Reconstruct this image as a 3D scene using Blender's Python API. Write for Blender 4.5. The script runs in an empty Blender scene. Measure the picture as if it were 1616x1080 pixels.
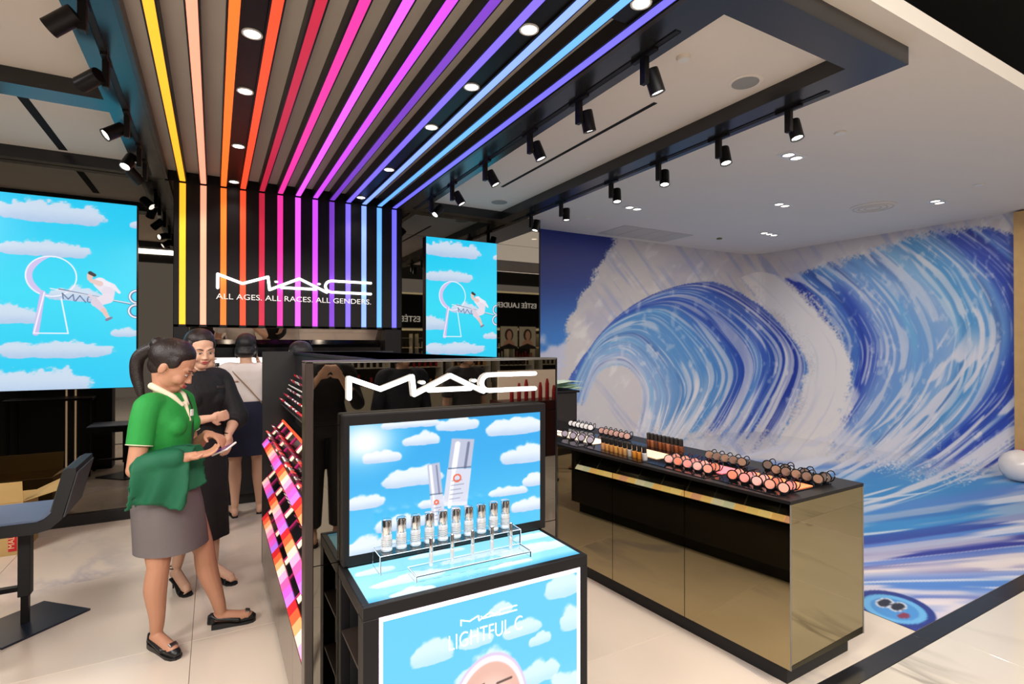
import bpy, bmesh, math, random
import numpy as np
from mathutils import Vector, Matrix, Euler
random.seed(7)
C = bpy.context.scene.collection
SC = bpy.context.scene
PI = math.pi
# ------------------------------------------------------------------ camera
cam_d = bpy.data.cameras.new('camera'); cam = bpy.data.objects.new('camera', cam_d); C.objects.link(cam)
cam.location = (0, 0, 1.6)
cam_d.sensor_width = 36; cam_d.lens = 36 * 838 / 1616
cam.rotation_euler = (math.radians(90.3), 0, math.radians(-29.3))
cam_d.clip_start = .05; cam_d.clip_end = 80
SC.camera = cam
# ------------------------------------------------------------------ world, exposure
SC.view_settings.view_transform = 'Standard'; SC.view_settings.look = 'None'
SC.view_settings.gamma = 1; SC.view_settings.use_curve_mapping = False
SC.view_settings.exposure = 0.0
w = bpy.data.worlds.new('world'); SC.world = w; w.use_nodes = True
w.node_tree.nodes['Background'].inputs[0].default_value = (.88, .80, .72, 1)
w.node_tree.nodes['Background'].inputs[1].default_value = .50

def lamp(name, kind, loc, rot, energy, col=(1, .93, .85), size=.1, size_y=None, spot=None, blend=.5):
    d = bpy.data.lights.new(name, kind); o = bpy.data.objects.new(name, d); C.objects.link(o)
    o.location = loc; o.rotation_euler = rot; d.energy = energy; d.color = col
    if kind == 'AREA':
        d.size = size
        if size_y: d.shape = 'RECTANGLE'; d.size_y = size_y
    elif kind == 'SPOT':
        d.shadow_soft_size = size; d.spot_size = spot; d.spot_blend = blend
    else: d.shadow_soft_size = size
    return o
# fill area lamps added near ceiling height to brighten shop and walkway; no fittings there
lamp('hall_fill', 'AREA', (.8, -2.6, 4.0), (math.radians(24), 0, 0), 420, (1, .94, .87), 5, 1.2)
lamp('hall_fill', 'AREA', (-3.2, -.6, 4.2), (0, math.radians(-15), 0), 420, (1, .97, .94), 3, 1.5)
lamp('hall_fill', 'AREA', (7.5, -1.5, 4.0), (math.radians(25), 0, 0), 80, (1, .93, .85), 4, 1.0)
lamp('hall_fill', 'AREA', (-3.2, 3.0, 3.255), (0, 0, 0), 170, (1, .97, .94), 1.2, 1.2)
lamp('shop_fill', 'AREA', (6.0, 4.2, 3.24), (0, 0, 0), 46, (1, .91, .80), 4, 2.5)  # added fill over the mural side, with no fitting of its own
lamp('shop_fill', 'AREA', (1.0, .6, 3.3), (0, 0, 0), 48, (1, .93, .86), 3, .8)

# ------------------------------------------------------------------ materials
MATS = {}
def s2l(c):
    c = [x / 255 for x in c]
    return tuple((x / 12.92 if x <= .04045 else ((x + .055) / 1.055) ** 2.4) for x in c)
def mat(name, col, rough=.5, metal=0, emit=0, spec=.5, noise=0, nscale=20, bump=0, bscale=60, trans=0, ior=1.45, emcol=None, alpha=None):
    if name in MATS: return MATS[name]
    m = bpy.data.materials.new(name); m.use_nodes = True; MATS[name] = m
    nt = m.node_tree; b = nt.nodes['Principled BSDF']
    c = s2l(col) + (1,)
    b.inputs['Base Color'].default_value = c; b.inputs['Roughness'].default_value = rough
    b.inputs['Metallic'].default_value = metal; b.inputs['Specular IOR Level'].default_value = spec
    b.inputs['IOR'].default_value = ior; b.inputs['Transmission Weight'].default_value = trans
    if emit:
        b.inputs['Emission Color'].default_value = (s2l(emcol) + (1,)) if emcol else c
        b.inputs['Emission Strength'].default_value = emit
    tc = None
    if noise or bump:
        tc = nt.nodes.new('ShaderNodeTexCoord')
    if noise:
        n = nt.nodes.new('ShaderNodeTexNoise'); n.inputs['Scale'].default_value = nscale; n.inputs['Detail'].default_value = 4
        nt.links.new(tc.outputs['Object'], n.inputs['Vector'])
        mx = nt.nodes.new('ShaderNodeMix'); mx.data_type = 'RGBA'
        mx.inputs['A'].default_value = tuple(x * (1 - noise) for x in c[:3]) + (1,)
        mx.inputs['B'].default_value = tuple(min(1, x * (1 + noise)) for x in c[:3]) + (1,)
        nt.links.new(n.outputs['Fac'], mx.inputs['Factor']); nt.links.new(mx.outputs['Result'], b.inputs['Base Color'])
    if bump:
        n2 = nt.nodes.new('ShaderNodeTexNoise'); n2.inputs['Scale'].default_value = bscale; n2.inputs['Detail'].default_value = 3
        nt.links.new(tc.outputs['Object'], n2.inputs['Vector'])
        bp = nt.nodes.new('ShaderNodeBump'); bp.inputs['Strength'].default_value = bump; bp.inputs['Distance'].default_value = .01
        nt.links.new(n2.outputs['Fac'], bp.inputs['Height']); nt.links.new(bp.outputs['Normal'], b.inputs['Normal'])
    return m
def print_mat(name, emit=0, rough=.5):
    """colours come from the mesh's printed colour attribute"""
    m = bpy.data.materials.new(name); m.use_nodes = True; nt = m.node_tree; b = nt.nodes['Principled BSDF']
    a = nt.nodes.new('ShaderNodeAttribute'); a.attribute_name = 'ink'
    b.inputs['Roughness'].default_value = rough
    if emit:
        b.inputs['Base Color'].default_value = (.02, .02, .02, 1)
        nt.links.new(a.outputs['Color'], b.inputs['Emission Color']); b.inputs['Emission Strength'].default_value = emit
    else: nt.links.new(a.outputs['Color'], b.inputs['Base Color'])
    return m
def marble_mat(name, base, vein, scale, rough, dist=2.5, lo=.47, hi=.5, warm=None):
    m = bpy.data.materials.new(name); m.use_nodes = True; nt = m.node_tree; b = nt.nodes['Principled BSDF']
    tc = nt.nodes.new('ShaderNodeTexCoord'); oi = nt.nodes.new('ShaderNodeObjectInfo')
    ad = nt.nodes.new('ShaderNodeVectorMath'); ad.operation = 'ADD'
    geo = nt.nodes.new('ShaderNodeNewGeometry')
    mp = nt.nodes.new('ShaderNodeMapping'); mp.inputs['Rotation'].default_value = (0, 0, .6); mp.inputs['Scale'].default_value = (1, .45, 1)
    nt.links.new(geo.outputs['Position'], mp.inputs['Vector'])
    sc_ = nt.nodes.new('ShaderNodeVectorMath'); sc_.operation = 'SCALE'; sc_.inputs[0].default_value = (7, 5, 3)
    nt.links.new(oi.outputs['Random'], sc_.inputs['Scale'])
    nt.links.new(mp.outputs[0], ad.inputs[0]); nt.links.new(sc_.outputs[0], ad.inputs[1])
    n = nt.nodes.new('ShaderNodeTexNoise'); n.inputs['Scale'].default_value = scale; n.inputs['Detail'].default_value = 6
    n.inputs['Distortion'].default_value = dist; nt.links.new(ad.outputs[0], n.inputs['Vector'])
    # thin vein where noise passes .5
    sb = nt.nodes.new('ShaderNodeMath'); sb.operation = 'SUBTRACT'; sb.inputs[1].default_value = .5; nt.links.new(n.outputs['Fac'], sb.inputs[0])
    ab = nt.nodes.new('ShaderNodeMath'); ab.operation = 'ABSOLUTE'; nt.links.new(sb.outputs[0], ab.inputs[0])
    r = nt.nodes.new('ShaderNodeMapRange'); r.inputs['From Min'].default_value = 0; r.inputs['From Max'].default_value = hi - lo
    r.inputs['To Min'].default_value = 1; r.inputs['To Max'].default_value = 0; nt.links.new(ab.outputs[0], r.inputs['Value'])
    n3 = nt.nodes.new('ShaderNodeTexNoise'); n3.inputs['Scale'].default_value = scale * 1.3; nt.links.new(ad.outputs[0], n3.inputs['Vector'])
    r3 = nt.nodes.new('ShaderNodeMapRange'); r3.inputs['From Min'].default_value = .45; r3.inputs['From Max'].default_value = .7
    nt.links.new(n3.outputs['Fac'], r3.inputs['Value'])
    ml = nt.nodes.new('ShaderNodeMath'); ml.operation = 'MULTIPLY'; nt.links.new(r.outputs[0], ml.inputs[0]); nt.links.new(r3.outputs[0], ml.inputs[1])
    mx = nt.nodes.new('ShaderNodeMix'); mx.data_type = 'RGBA'
    mx.inputs['A'].default_value = s2l(base) + (1,); mx.inputs['B'].default_value = s2l(vein) + (1,)
    nt.links.new(ml.outputs[0], mx.inputs['Factor'])
    n2 = nt.nodes.new('ShaderNodeTexNoise'); n2.inputs['Scale'].default_value = scale * .8; n2.inputs['Detail'].default_value = 5
    nt.links.new(ad.outputs[0], n2.inputs['Vector'])
    mx2 = nt.nodes.new('ShaderNodeMix'); mx2.data_type = 'RGBA'; mx2.blend_type = 'MULTIPLY'; mx2.inputs['Factor'].default_value = .6
    rr = nt.nodes.new('ShaderNodeMapRange'); rr.inputs['From Min'].default_value = .3; rr.inputs['From Max'].default_value = .7
    rr.inputs['To Min'].default_value = .72; rr.inputs['To Max'].default_value = 1.08; nt.links.new(n2.outputs['Fac'], rr.inputs['Value'])
    nt.links.new(mx.outputs['Result'], mx2.inputs['A']); nt.links.new(rr.outputs[0], mx2.inputs['B'])
    nt.links.new(mx2.outputs['Result'], b.inputs['Base Color']); b.inputs['Roughness'].default_value = rough
    return m
def glow(name, col, s): return mat(name, col, .4, emit=s, spec=.3)

M_black = mat('black_satin_metal', (22, 20, 21), .4, spec=.25, noise=.15, nscale=6)
M_blackg = mat('black_gloss', (16, 16, 18), .12, noise=.1, nscale=5)
M_blackm = mat('black_matte', (22, 21, 22), .6, noise=.2, nscale=12)
M_void = mat('black_ceiling_paint', (6, 6, 7), .9)
M_beam = mat('black_beam_paint', (32, 32, 34), .24, spec=.7, noise=.08, nscale=3)
M_ceil = mat('ceiling_paint', (226, 216, 204), .85, noise=.02, nscale=2)
M_grey = mat('grey_ceiling_slat', (206, 196, 184), .7, noise=.04, nscale=3)
M_mirror = mat('tinted_mirror', (118, 112, 104), .015, 1, noise=.01, nscale=2)
M_mirrorc = mat('bronze_tinted_mirror', (160, 148, 116), .02, 1, noise=.02, nscale=2)
M_brown = mat('brown_lacquer', (50, 40, 36), .3, noise=.1, nscale=4)
M_steel = mat('brushed_steel', (150, 148, 145), .3, 1, noise=.1, nscale=30)
M_chrome = mat('chrome', (225, 225, 228), .06, 1, noise=.02, nscale=9)
M_white = mat('white_plastic', (225, 222, 215), .4, noise=.02)
M_lens = glow('lamp_lens_glow', (255, 248, 236), 9)
M_lens2 = glow('soft_lamp_glow', (255, 244, 225), 4)
M_logo = glow('lit_white_logo', (255, 255, 255), 3.2)
M_acr = mat('clear_acrylic', (245, 250, 255), .03, trans=1, ior=1.3, noise=.01)
M_wood = mat('light_oak', (196, 158, 104), .5, noise=.15, nscale=8)
M_card = mat('brown_cardboard', (186, 152, 96), .8, noise=.08, nscale=8)
M_cardin = mat('dark_cardboard', (78, 66, 44), .9, noise=.1, nscale=8)
M_red = mat('red_print', (190, 30, 40), .6, noise=.05)
M_letter = mat('lit_sign_letter', (235, 232, 226), .5, emit=.55)

# ------------------------------------------------------------------ mesh helpers
ORG = {}
def tag(o, label=None, cat=None, group=None, kind=None):
    if label: o['label'] = label
    if cat: o['category'] = cat
    if group: o['group'] = group
    if kind: o['kind'] = kind
    return o
def empty(name, loc, label=None, cat=None, group=None, kind=None, rz=0):
    o = bpy.data.objects.new(name, None); C.objects.link(o); o.location = loc; o.rotation_euler = (0, 0, rz)
    o.empty_display_size = .1
    ORG[o.name] = Vector(loc)
    return tag(o, label, cat, group, kind)
class MB:
    def __init__(s): s.v = []; s.f = []
    def add(s, vs, fs):
        n = len(s.v); s.v += [tuple(v) for v in vs]; s.f += [tuple(i + n for i in f) for f in fs]; return s
    def box(s, x0, x1, y0, y1, z0, z1):
        return s.add([(x0, y0, z0), (x1, y0, z0), (x1, y1, z0), (x0, y1, z0), (x0, y0, z1), (x1, y0, z1), (x1, y1, z1), (x0, y1, z1)],
                     [(0, 3, 2, 1), (4, 5, 6, 7), (0, 1, 5, 4), (1, 2, 6, 5), (2, 3, 7, 6), (3, 0, 4, 7)])
    def hexa(s, p):  # 8 pts: bottom ring 4, top ring 4
        return s.add(p, [(0, 3, 2, 1), (4, 5, 6, 7), (0, 1, 5, 4), (1, 2, 6, 5), (2, 3, 7, 6), (3, 0, 4, 7)])
    def bev(s, x0, x1, y0, y1, z0, z1, b=.004):
        bm = bmesh.new(); r = bmesh.ops.create_cube(bm, size=1)
        for v in bm.verts: v.co = Vector(((x0 + x1) / 2 + v.co.x * (x1 - x0), (y0 + y1) / 2 + v.co.y * (y1 - y0), (z0 + z1) / 2 + v.co.z * (z1 - z0)))
        bmesh.ops.bevel(bm, geom=bm.edges[:], offset=b, segments=1, affect='EDGES')
        bm.verts.index_update(); s.add([v.co[:] for v in bm.verts], [[v.index for v in f.verts] for f in bm.faces]); bm.free(); return s
    def prism(s, poly, a, b, axis='Z'):
        n = len(poly); m = {'Z': lambda p, t: (p[0], p[1], t), 'Y': lambda p, t: (p[0], t, p[1]), 'X': lambda p, t: (t, p[0], p[1])}[axis]
        return s.add([m(p, a) for p in poly] + [m(p, b) for p in poly], [tuple(range(n))[::-1], tuple(range(n, 2 * n))] + [(i, (i + 1) % n, n + (i + 1) % n, n + i) for i in range(n)])
    def cyl(s, p0, p1, r0, r1=None, n=16):
        r1 = r0 if r1 is None else r1
        return s.loft([(p0, r0), (p1, r1)], n)
    def loft(s, rings, n=16, cap=True):
        """rings of (centre, radius) along any path"""
        P = [Vector(r[0]) for r in rings]; out = []; last = None
        for k, (p, rad) in enumerate(rings):
            d = (P[min(k + 1, len(P) - 1)] - P[max(k - 1, 0)])
            d = d.normalized() if d.length > 1e-9 else (last or Vector((0, 0, 1)))
            last = d
            if k == 0:
                u = d.orthogonal().normalized()
            else:
                u = (u - d * u.dot(d));  u = u.normalized() if u.length > 1e-6 else d.orthogonal().normalized()
            q = d.cross(u)
            for i in range(n):
                a = 2 * PI * i / n; out.append(P[k] + (u * math.cos(a) + q * math.sin(a)) * rad)
        fs = []
        for k in range(len(rings) - 1):
            for i in range(n):
                j = (i + 1) % n; fs.append((k * n + i, k * n + j, (k + 1) * n + j, (k + 1) * n + i))
        if cap: fs += [tuple(range(n))[::-1], tuple(range((len(rings) - 1) * n, len(rings) * n))]
        return s.add(out, fs)
    def lathe(s, c, prof, n=20, axis=(0, 0, 1)):
        ax = Vector(axis).normalized(); return s.loft_ax(c, prof, ax, n)
    def loft_ax(s, c, prof, ax, n):
        c = Vector(c); u = ax.orthogonal().normalized(); q = ax.cross(u); out = []
        for r, h in prof:
            for i in range(n):
                a = 2 * PI * i / n; out.append(c + ax * h + (u * math.cos(a) + q * math.sin(a)) * max(r, 1e-5))
        fs = [(k * n + i, k * n + (i + 1) % n, (k + 1) * n + (i + 1) % n, (k + 1) * n + i) for k in range(len(prof) - 1) for i in range(n)]
        fs += [tuple(range(n))[::-1], tuple(range((len(prof) - 1) * n, len(prof) * n))]
        return s.add(out, fs)
    def torus(s, c, ax, R, r, n=24, m=8):
        c = Vector(c); ax = Vector(ax).normalized(); u = ax.orthogonal().normalized(); q = ax.cross(u); out = []
        for i in range(n):
            a = 2 * PI * i / n; d = u * math.cos(a) + q * math.sin(a)
            for j in range(m):
                b = 2 * PI * j / m; out.append(c + d * (R + r * math.cos(b)) + ax * r * math.sin(b))
        return s.add(out, [(i * m + j, ((i + 1) % n) * m + j, ((i + 1) % n) * m + (j + 1) % m, i * m + (j + 1) % m) for i in range(n) for j in range(m)])
    def ell(s, c, r, rot=None, n=16, m=10):
        R = rot or Matrix.Identity(3); c = Vector(c); out = []
        for j in range(m + 1):
            th = PI * j / m
            for i in range(n):
                a = 2 * PI * i / n
                out.append(c + R @ Vector((r[0] * math.sin(th) * math.cos(a), r[1] * math.sin(th) * math.sin(a), r[2] * math.cos(th))))
        fs = [(j * n + i, (j + 1) * n + i, (j + 1) * n + (i + 1) % n, j * n + (i + 1) % n) for j in range(m) for i in range(n)]
        return s.add(out, fs)
    def build(s, name, m, parent=None, local=False, smooth=False, label=None, cat=None, group=None, kind=None, loc=None):
        me = bpy.data.meshes.new(name); o = bpy.data.objects.new(name, me); C.objects.link(o)
        off = Vector((0, 0, 0))
        if parent is not None:
            o.parent = parent
            if not local: off = ORG[parent.name]
        else:
            if loc is None:
                a = np.array(s.v); lo, hi = a.min(0), a.max(0)
                loc = ((lo[0] + hi[0]) / 2, (lo[1] + hi[1]) / 2, lo[2])
            if not local: off = Vector(loc)
            o.location = loc
        if parent is not None and not local and loc is not None:
            off = off + Vector(loc) - ORG[parent.name]; o.location = Vector(loc) - ORG[parent.name]
        me.from_pydata([tuple(Vector(v) - off) for v in s.v], [], s.f)
        me.validate()
        bm = bmesh.new(); bm.from_mesh(me); bmesh.ops.remove_doubles(bm, verts=bm.verts, dist=1e-6); bmesh.ops.recalc_face_normals(bm, faces=bm.faces); bm.to_mesh(me); bm.free()
        if smooth:
            me.shade_smooth()
            try: me.set_sharp_from_angle(angle=math.radians(40))
            except Exception: pass
        if isinstance(m, (list, tuple)):
            for q in m: me.materials.append(q)
        elif m is not None: me.materials.append(m)
        ORG[o.name] = Vector(off)
        return tag(o, label, cat, group, kind)
def child(obj, data_from, name=None):
    c = data_from.copy(); C.objects.link(c); c.parent = obj; return c
def copy_tree(o, loc=None, rot=None, label=None, parent=None):
    c = o.copy(); C.objects.link(c); c.parent = parent
    if loc is not None: c.location = loc
    if rot is not None: c.rotation_euler = rot
    if label: c['label'] = label
    ORG[c.name] = Vector(c.location)
    for ch in list(o.children): copy_tree(ch, parent=c)
    return c
def text(name, body, m, parent, loc, size, rot=(PI / 2, 0, 0), ext=.003, align='LEFT', xs=1.0, spacing=1.0, bold=0):
    cu = bpy.data.curves.new(name, 'FONT'); cu.body = body; cu.size = size; cu.extrude = ext; cu.align_x = align; cu.space_character = spacing
    cu.offset = bold; cu.materials.append(m); cu.resolution_u = 3
    tmp = bpy.data.objects.new(name, cu); C.objects.link(tmp); bpy.context.view_layer.update()
    me = bpy.data.meshes.new_from_object(tmp.evaluated_get(bpy.context.evaluated_depsgraph_get())); bpy.data.objects.remove(tmp)
    if not me.materials: me.materials.append(m)
    o = bpy.data.objects.new(name, me); C.objects.link(o); o.parent = parent
    o.location = Vector(loc) - (ORG[parent.name] if parent is not None else Vector((0, 0, 0))); o.rotation_euler = rot; o.scale = (xs, 1, 1)
    return o
def grid_print(name, m, P00, P10, P01, nx, ny, fn, parent=None, thick=None, **kw):
    """flat printed sheet: fn(S, T, XYZ) -> rgb 0..1 srgb, corners P00 (s=0,t=0), P10 (s=1), P01 (t=1)"""
    s, t = np.meshgrid(np.linspace(0, 1, nx), np.linspace(0, 1, ny))
    P00, P10, P01 = [np.array(p, float) for p in (P00, P10, P01)]
    X = P00 + s[..., None] * (P10 - P00) + t[..., None] * (P01 - P00)
    col = np.clip(fn(s, t, X), 0, 1)
    lin = np.where(col <= .04045, col / 12.92, ((col + .055) / 1.055) ** 2.4)
    org = P00 if parent is None else np.array(ORG[parent.name])
    V = (X - org).reshape(-1, 3)
    idx = np.arange(nx * ny).reshape(ny, nx)
    F = np.stack([idx[:-1, :-1], idx[:-1, 1:], idx[1:, 1:], idx[1:, :-1]], -1).reshape(-1, 4)
    me = bpy.data.meshes.new(name)
    me.vertices.add(len(V)); me.vertices.foreach_set('co', V.astype(np.float32).ravel())
    me.loops.add(F.size); me.loops.foreach_set('vertex_index', F.astype(np.int32).ravel())
    me.polygons.add(len(F)); me.polygons.foreach_set('loop_start', np.arange(0, F.size, 4, dtype=np.int32))
    me.update(calc_edges=True)
    at = me.color_attributes.new('ink', 'FLOAT_COLOR', 'POINT')
    at.data.foreach_set('color', np.concatenate([lin.reshape(-1, 3), np.ones((len(V), 1))], 1).astype(np.float32).ravel())
    me.materials.append(m)
    o = bpy.data.objects.new(name, me); C.objects.link(o)
    if parent is not None: o.parent = parent
    else: o.location = P00
    return tag(o, **kw)
# ------------------------------------------------------------------ painting helpers (prints and screens)
def noise2(x, y, seed, per=256):
    r = np.random.RandomState(seed).rand(per, per)
    xi = np.floor(x).astype(int); yi = np.floor(y).astype(int); fx = x - xi; fy = y - yi
    fx = fx * fx * (3 - 2 * fx); fy = fy * fy * (3 - 2 * fy)
    a = r[yi % per, xi % per]; b = r[yi % per, (xi + 1) % per]; c = r[(yi + 1) % per, xi % per]; d = r[(yi + 1) % per, (xi + 1) % per]
    return (a * (1 - fx) + b * fx) * (1 - fy) + (c * (1 - fx) + d * fx) * fy
def fbm(x, y, seed, o=4):
    s = 0; a = .5
    for k in range(o): s = s + a * noise2(x * 2 ** k, y * 2 ** k, seed + k); a *= .5
    return s / (1 - .5 ** o)
def mixc(a, b, f): return a * (1 - f[..., None]) + np.array(b) / 255. * f[..., None]
def sm(x, a, b):
    t = np.clip((x - a) / (b - a), 0, 1); return t * t * (3 - 2 * t)
def crs(P, n):
    """Catmull-Rom resample of control rows P (k, ...) to n rows"""
    P = np.asarray(P, float); k = len(P); t = np.linspace(0, k - 1 - 1e-9, n); i = t.astype(int); f = (t - i).reshape((-1,) + (1,) * (P.ndim - 1))
    g = lambda j: P[np.clip(j, 0, k - 1)]
    p0, p1, p2, p3 = g(i - 1), g(i), g(i + 1), g(i + 2)
    return .5 * (2 * p1 + (p2 - p0) * f + (2 * p0 - 5 * p1 + 4 * p2 - p3) * f ** 2 + (3 * p1 - p0 - 3 * p2 + p3) * f ** 3)
# the mural is one photographic print of a breaking wave, drawn here on a canvas of its own
CU, CV, CW, CH = 780, 300, 1000, 760
def paint_mural():
    u, v = np.meshgrid(np.arange(CW) + CU, np.arange(CH) + CV)
    u = u.astype(float); v = v.astype(float)
    foam = fbm(u / 60, v / 60, 3, 5); foam2 = fbm(u / 16 + v / 30, v / 20, 9, 4)
    P = np.ones((CH, CW, 3)) * np.array([212, 204, 202]) / 255
    P = mixc(P, (178, 176, 196), sm(foam, .45, .8) * .75)
    P = mixc(P, (240, 236, 232), sm(foam2, .55, .8) * .5)
    # diagonal brushed foam in the upper mass
    d = (u * .6 + v * .8); e = (u * .8 - v * .6)
    bru = fbm(d / 90, e / 7, 21, 4)
    P = mixc(P, (158, 166, 204), sm(bru, .52, .8) * .6 * sm(u, 900, 980))
    # sky at the left
    edge = np.interp(v, [340, 375, 420, 455, 500, 540, 580, 620], [985, 972, 945, 922, 905, 893, 884, 880]) + (fbm(u / 30, v / 30, 5, 5) - .5) * 30 + (noise2(u / 2, v / 2, 6) - .5) * 8
    sky = mixc(np.ones((CH, CW, 3)) * np.array([26, 44, 128]) / 255, (64, 128, 205), sm(v, 400, 545))
    sky = mixc(sky, (208, 205, 222), sm(v + (fbm(u / 22, v / 22, 33) - .5) * 46, 536, 556) * .95)
    a = sm(edge - u, -3, 5)[..., None]; P = P * (1 - a) + sky * a
    def ribbon(rows, shade, NI=1900, NT=1300):
        n = max(len(r) for r in rows); R = np.array([crs(r, 9) for r in rows])
        R = crs(R, 60); R = np.transpose(crs(np.transpose(R, (1, 0, 2)), 80), (1, 0, 2))
        ii = np.linspace(0, 1, NI); tt = np.linspace(0, 1, NT)
        gi = ii * 59; i0 = np.minimum(gi.astype(int), 58); fi = (gi - i0)[:, None, None]
        A = R[i0] * (1 - fi) + R[i0 + 1] * fi
        gt = tt * 79; t0 = np.minimum(gt.astype(int), 78); ft = (gt - t0)[None, :, None]
        Q = A[:, t0] * (1 - ft) + A[:, t0 + 1] * ft
        I, T = np.meshgrid(ii, tt, indexing='ij')
        col, al = shade(I, T, Q[..., 0], Q[..., 1])
        x = np.round(Q[..., 0] - CU).astype(int); y = np.round(Q[..., 1] - CV).astype(int)
        ok = (x >= 0) & (x < CW) & (y >= 0) & (y < CH)
        x, y, col, al = x[ok], y[ok], col[ok], al[ok][:, None]
        acc = np.zeros((CH * CW, 3)); wt = np.zeros(CH * CW); aa = np.zeros(CH * CW); k = y * CW + x
        for c in range(3): acc[:, c] = np.bincount(k, col[:, c], CH * CW)
        wt = np.bincount(k, minlength=CH * CW).astype(float); aa = np.bincount(k, al[:, 0], CH * CW)
        m = wt > 0; cc = np.zeros_like(acc); cc[m] = acc[m] / wt[m][:, None]; al2 = np.zeros(CH * CW); al2[m] = aa[m] / wt[m]
        nonlocal P
        F = P.reshape(-1, 3); P = (F * (1 - al2[:, None]) + cc * al2[:, None]).reshape(CH, CW, 3)
    def streaks(I, T, f, seed, thr, w=.06, tf=3):
        wob = (noise2(T * 3, I * 5, seed + 50) - .5) * .9
        n = noise2(I * f + wob, T * tf, seed)
        return sm(n, thr, thr + w)
    def face(keys, seed, f=60, edgefade=.04):
        xs = [k[0] for k in keys]
        cs = np.array([k[1] for k in keys], float) / 255
        def sh(I, T, U, V):
            J = np.clip(I + (noise2(I * 14, T * 4, seed) - .5) * .05, 0, 1)
            col = np.stack([np.interp(J, xs, cs[:, c]) for c in range(3)], -1)
            col = mixc(col, (120, 190, 226), sm(noise2(I * f * .5, T * 2.5, seed + 1), .55, .9) * .45)
            col = mixc(col, (24, 40, 120), sm(noise2(I * f * .7, T * 2, seed + 2), .6, .95) * .35)
            wv = I + .018 * (noise2(T * 9, I * 20, seed + 30) - .5)
            g = streaks(wv, T, f * 1.1, seed + 3, .72, .1, 4) * .9 + streaks(wv, T, f * 2.6, seed + 4, .68, .12, 8) * .75 + streaks(wv, T, f * .55, seed + 6, .86, .07, 3) + streaks(wv, T, f * 5, seed + 8, .72, .15, 12) * .45
            g = g + sm(fbm(U / 9, V / 14, seed + 40, 3), .62, .8) * .5
            g = np.clip(g, 0, 1) * (.55 + .45 * noise2(I * 9, T * 7, seed + 7))
            base = sm(T + (noise2(I * 40, T * 8, seed + 9) - .5) * .35, .8, 1.02)
            g = np.clip(g + base * .85, 0, 1)
            col = mixc(col, (226, 224, 230), g)
            sp = (fbm(U / 26, V / 26, seed + 11, 5) - .5) * .9 + (noise2(U / 1.7, V / 1.7, seed + 12) - .5) * .8
            al = sm(I + sp * .10, 0, edgefade) * sm(1 - I + sp * .10, 0, edgefade) * sm(1 - T + sp * .15, 0, .1) * sm(T + sp * .1, 0, .05)
            return col, al
        return sh
    # open water on the floor and along the bottom: long low strokes rising to the right
    def water(I, T, U, V):
        n = fbm(T * 5 + 3, I * 26, 71, 3); n2 = noise2(T * 4, I * 60, 74); n3 = noise2(T * 2.5, I * 11, 79)
        col = np.ones(I.shape + (3,)) * np.array([92, 128, 206]) / 255
        col = mixc(col, (54, 140, 205), sm(n3, .45, .75) * sm(.85 - I, 0, .35))
        col = mixc(col, (34, 40, 142), sm(noise2(T * 3, I * 22, 81), .52, .72) * sm(I, .25, .5) * .9)
        col = mixc(col, (206, 200, 214), sm(n, .48, .62) * (.55 + .45 * sm(I, .35, .6)))
        col = mixc(col, (232, 230, 236), sm(n2, .76, .86) * .8)
        band = np.exp(-((I - .62) / .05) ** 2) + .9 * np.exp(-((I - .78) / .03) ** 2)
        col = mixc(col, (236, 222, 216), np.clip(band * sm(noise2(T * 3, I * 40, 90), .2, .5), 0, 1) * .8)
        return col, sm(I, 0, .06) * np.ones_like(T)
    ribbon([[(780, 690), (1100, 715), (1360, 725), (1620, 690), (1790, 660)],
            [(780, 760), (1100, 800), (1360, 800), (1620, 765), (1790, 740)],
            [(780, 860), (1100, 880), (1360, 880), (1620, 850), (1790, 850)],
            [(780, 980), (1100, 960), (1360, 935), (1620, 935), (1790, 930)],
            [(780, 1065), (1100, 1062), (1360, 1058), (1620, 1058), (1790, 1058)]], water)
    # left wave: arcs over the barrel, inner to outer
    ribbon([[(925, 640), (945, 590), (985, 580), (1012, 620), (1000, 690)],
            [(905, 640), (940, 560), (1000, 545), (1050, 620), (1030, 700)],
            [(895, 640), (945, 535), (1040, 500), (1115, 600), (1060, 705)],
            [(892, 625), (955, 520), (1075, 475), (1180, 580), (1110, 712)],
            [(892, 610), (975, 500), (1110, 452), (1240, 560), (1170, 715)],
            [(905, 585), (990, 490), (1140, 448), (1275, 575), (1215, 715)]],
           face([(0, (205, 205, 218)), (.12, (150, 176, 215)), (.3, (96, 150, 205)), (.45, (80, 142, 206)), (.56, (42, 78, 176)), (.72, (62, 106, 196)), (.84, (32, 56, 158)), (.95, (34, 60, 160)), (1, (80, 112, 196))], 101, 55))
    # white falling column between the waves
    def colm(I, T, U, V):
        g = noise2(I * 24, T * 4, 301); c = np.ones(I.shape + (3,)) * np.array([236, 230, 226]) / 255
        c = mixc(c, (196, 196, 216), sm(g, .6, .95) * .35)
        sp = (fbm(U / 24, V / 24, 309, 5) - .5) + (noise2(U / 1.8, V / 1.8, 310) - .5) * .5
        return c, sm(I + sp * .35, 0, .22) * sm(1 - I + sp * .35, 0, .22) * sm(1 - T, 0, .1)
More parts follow.
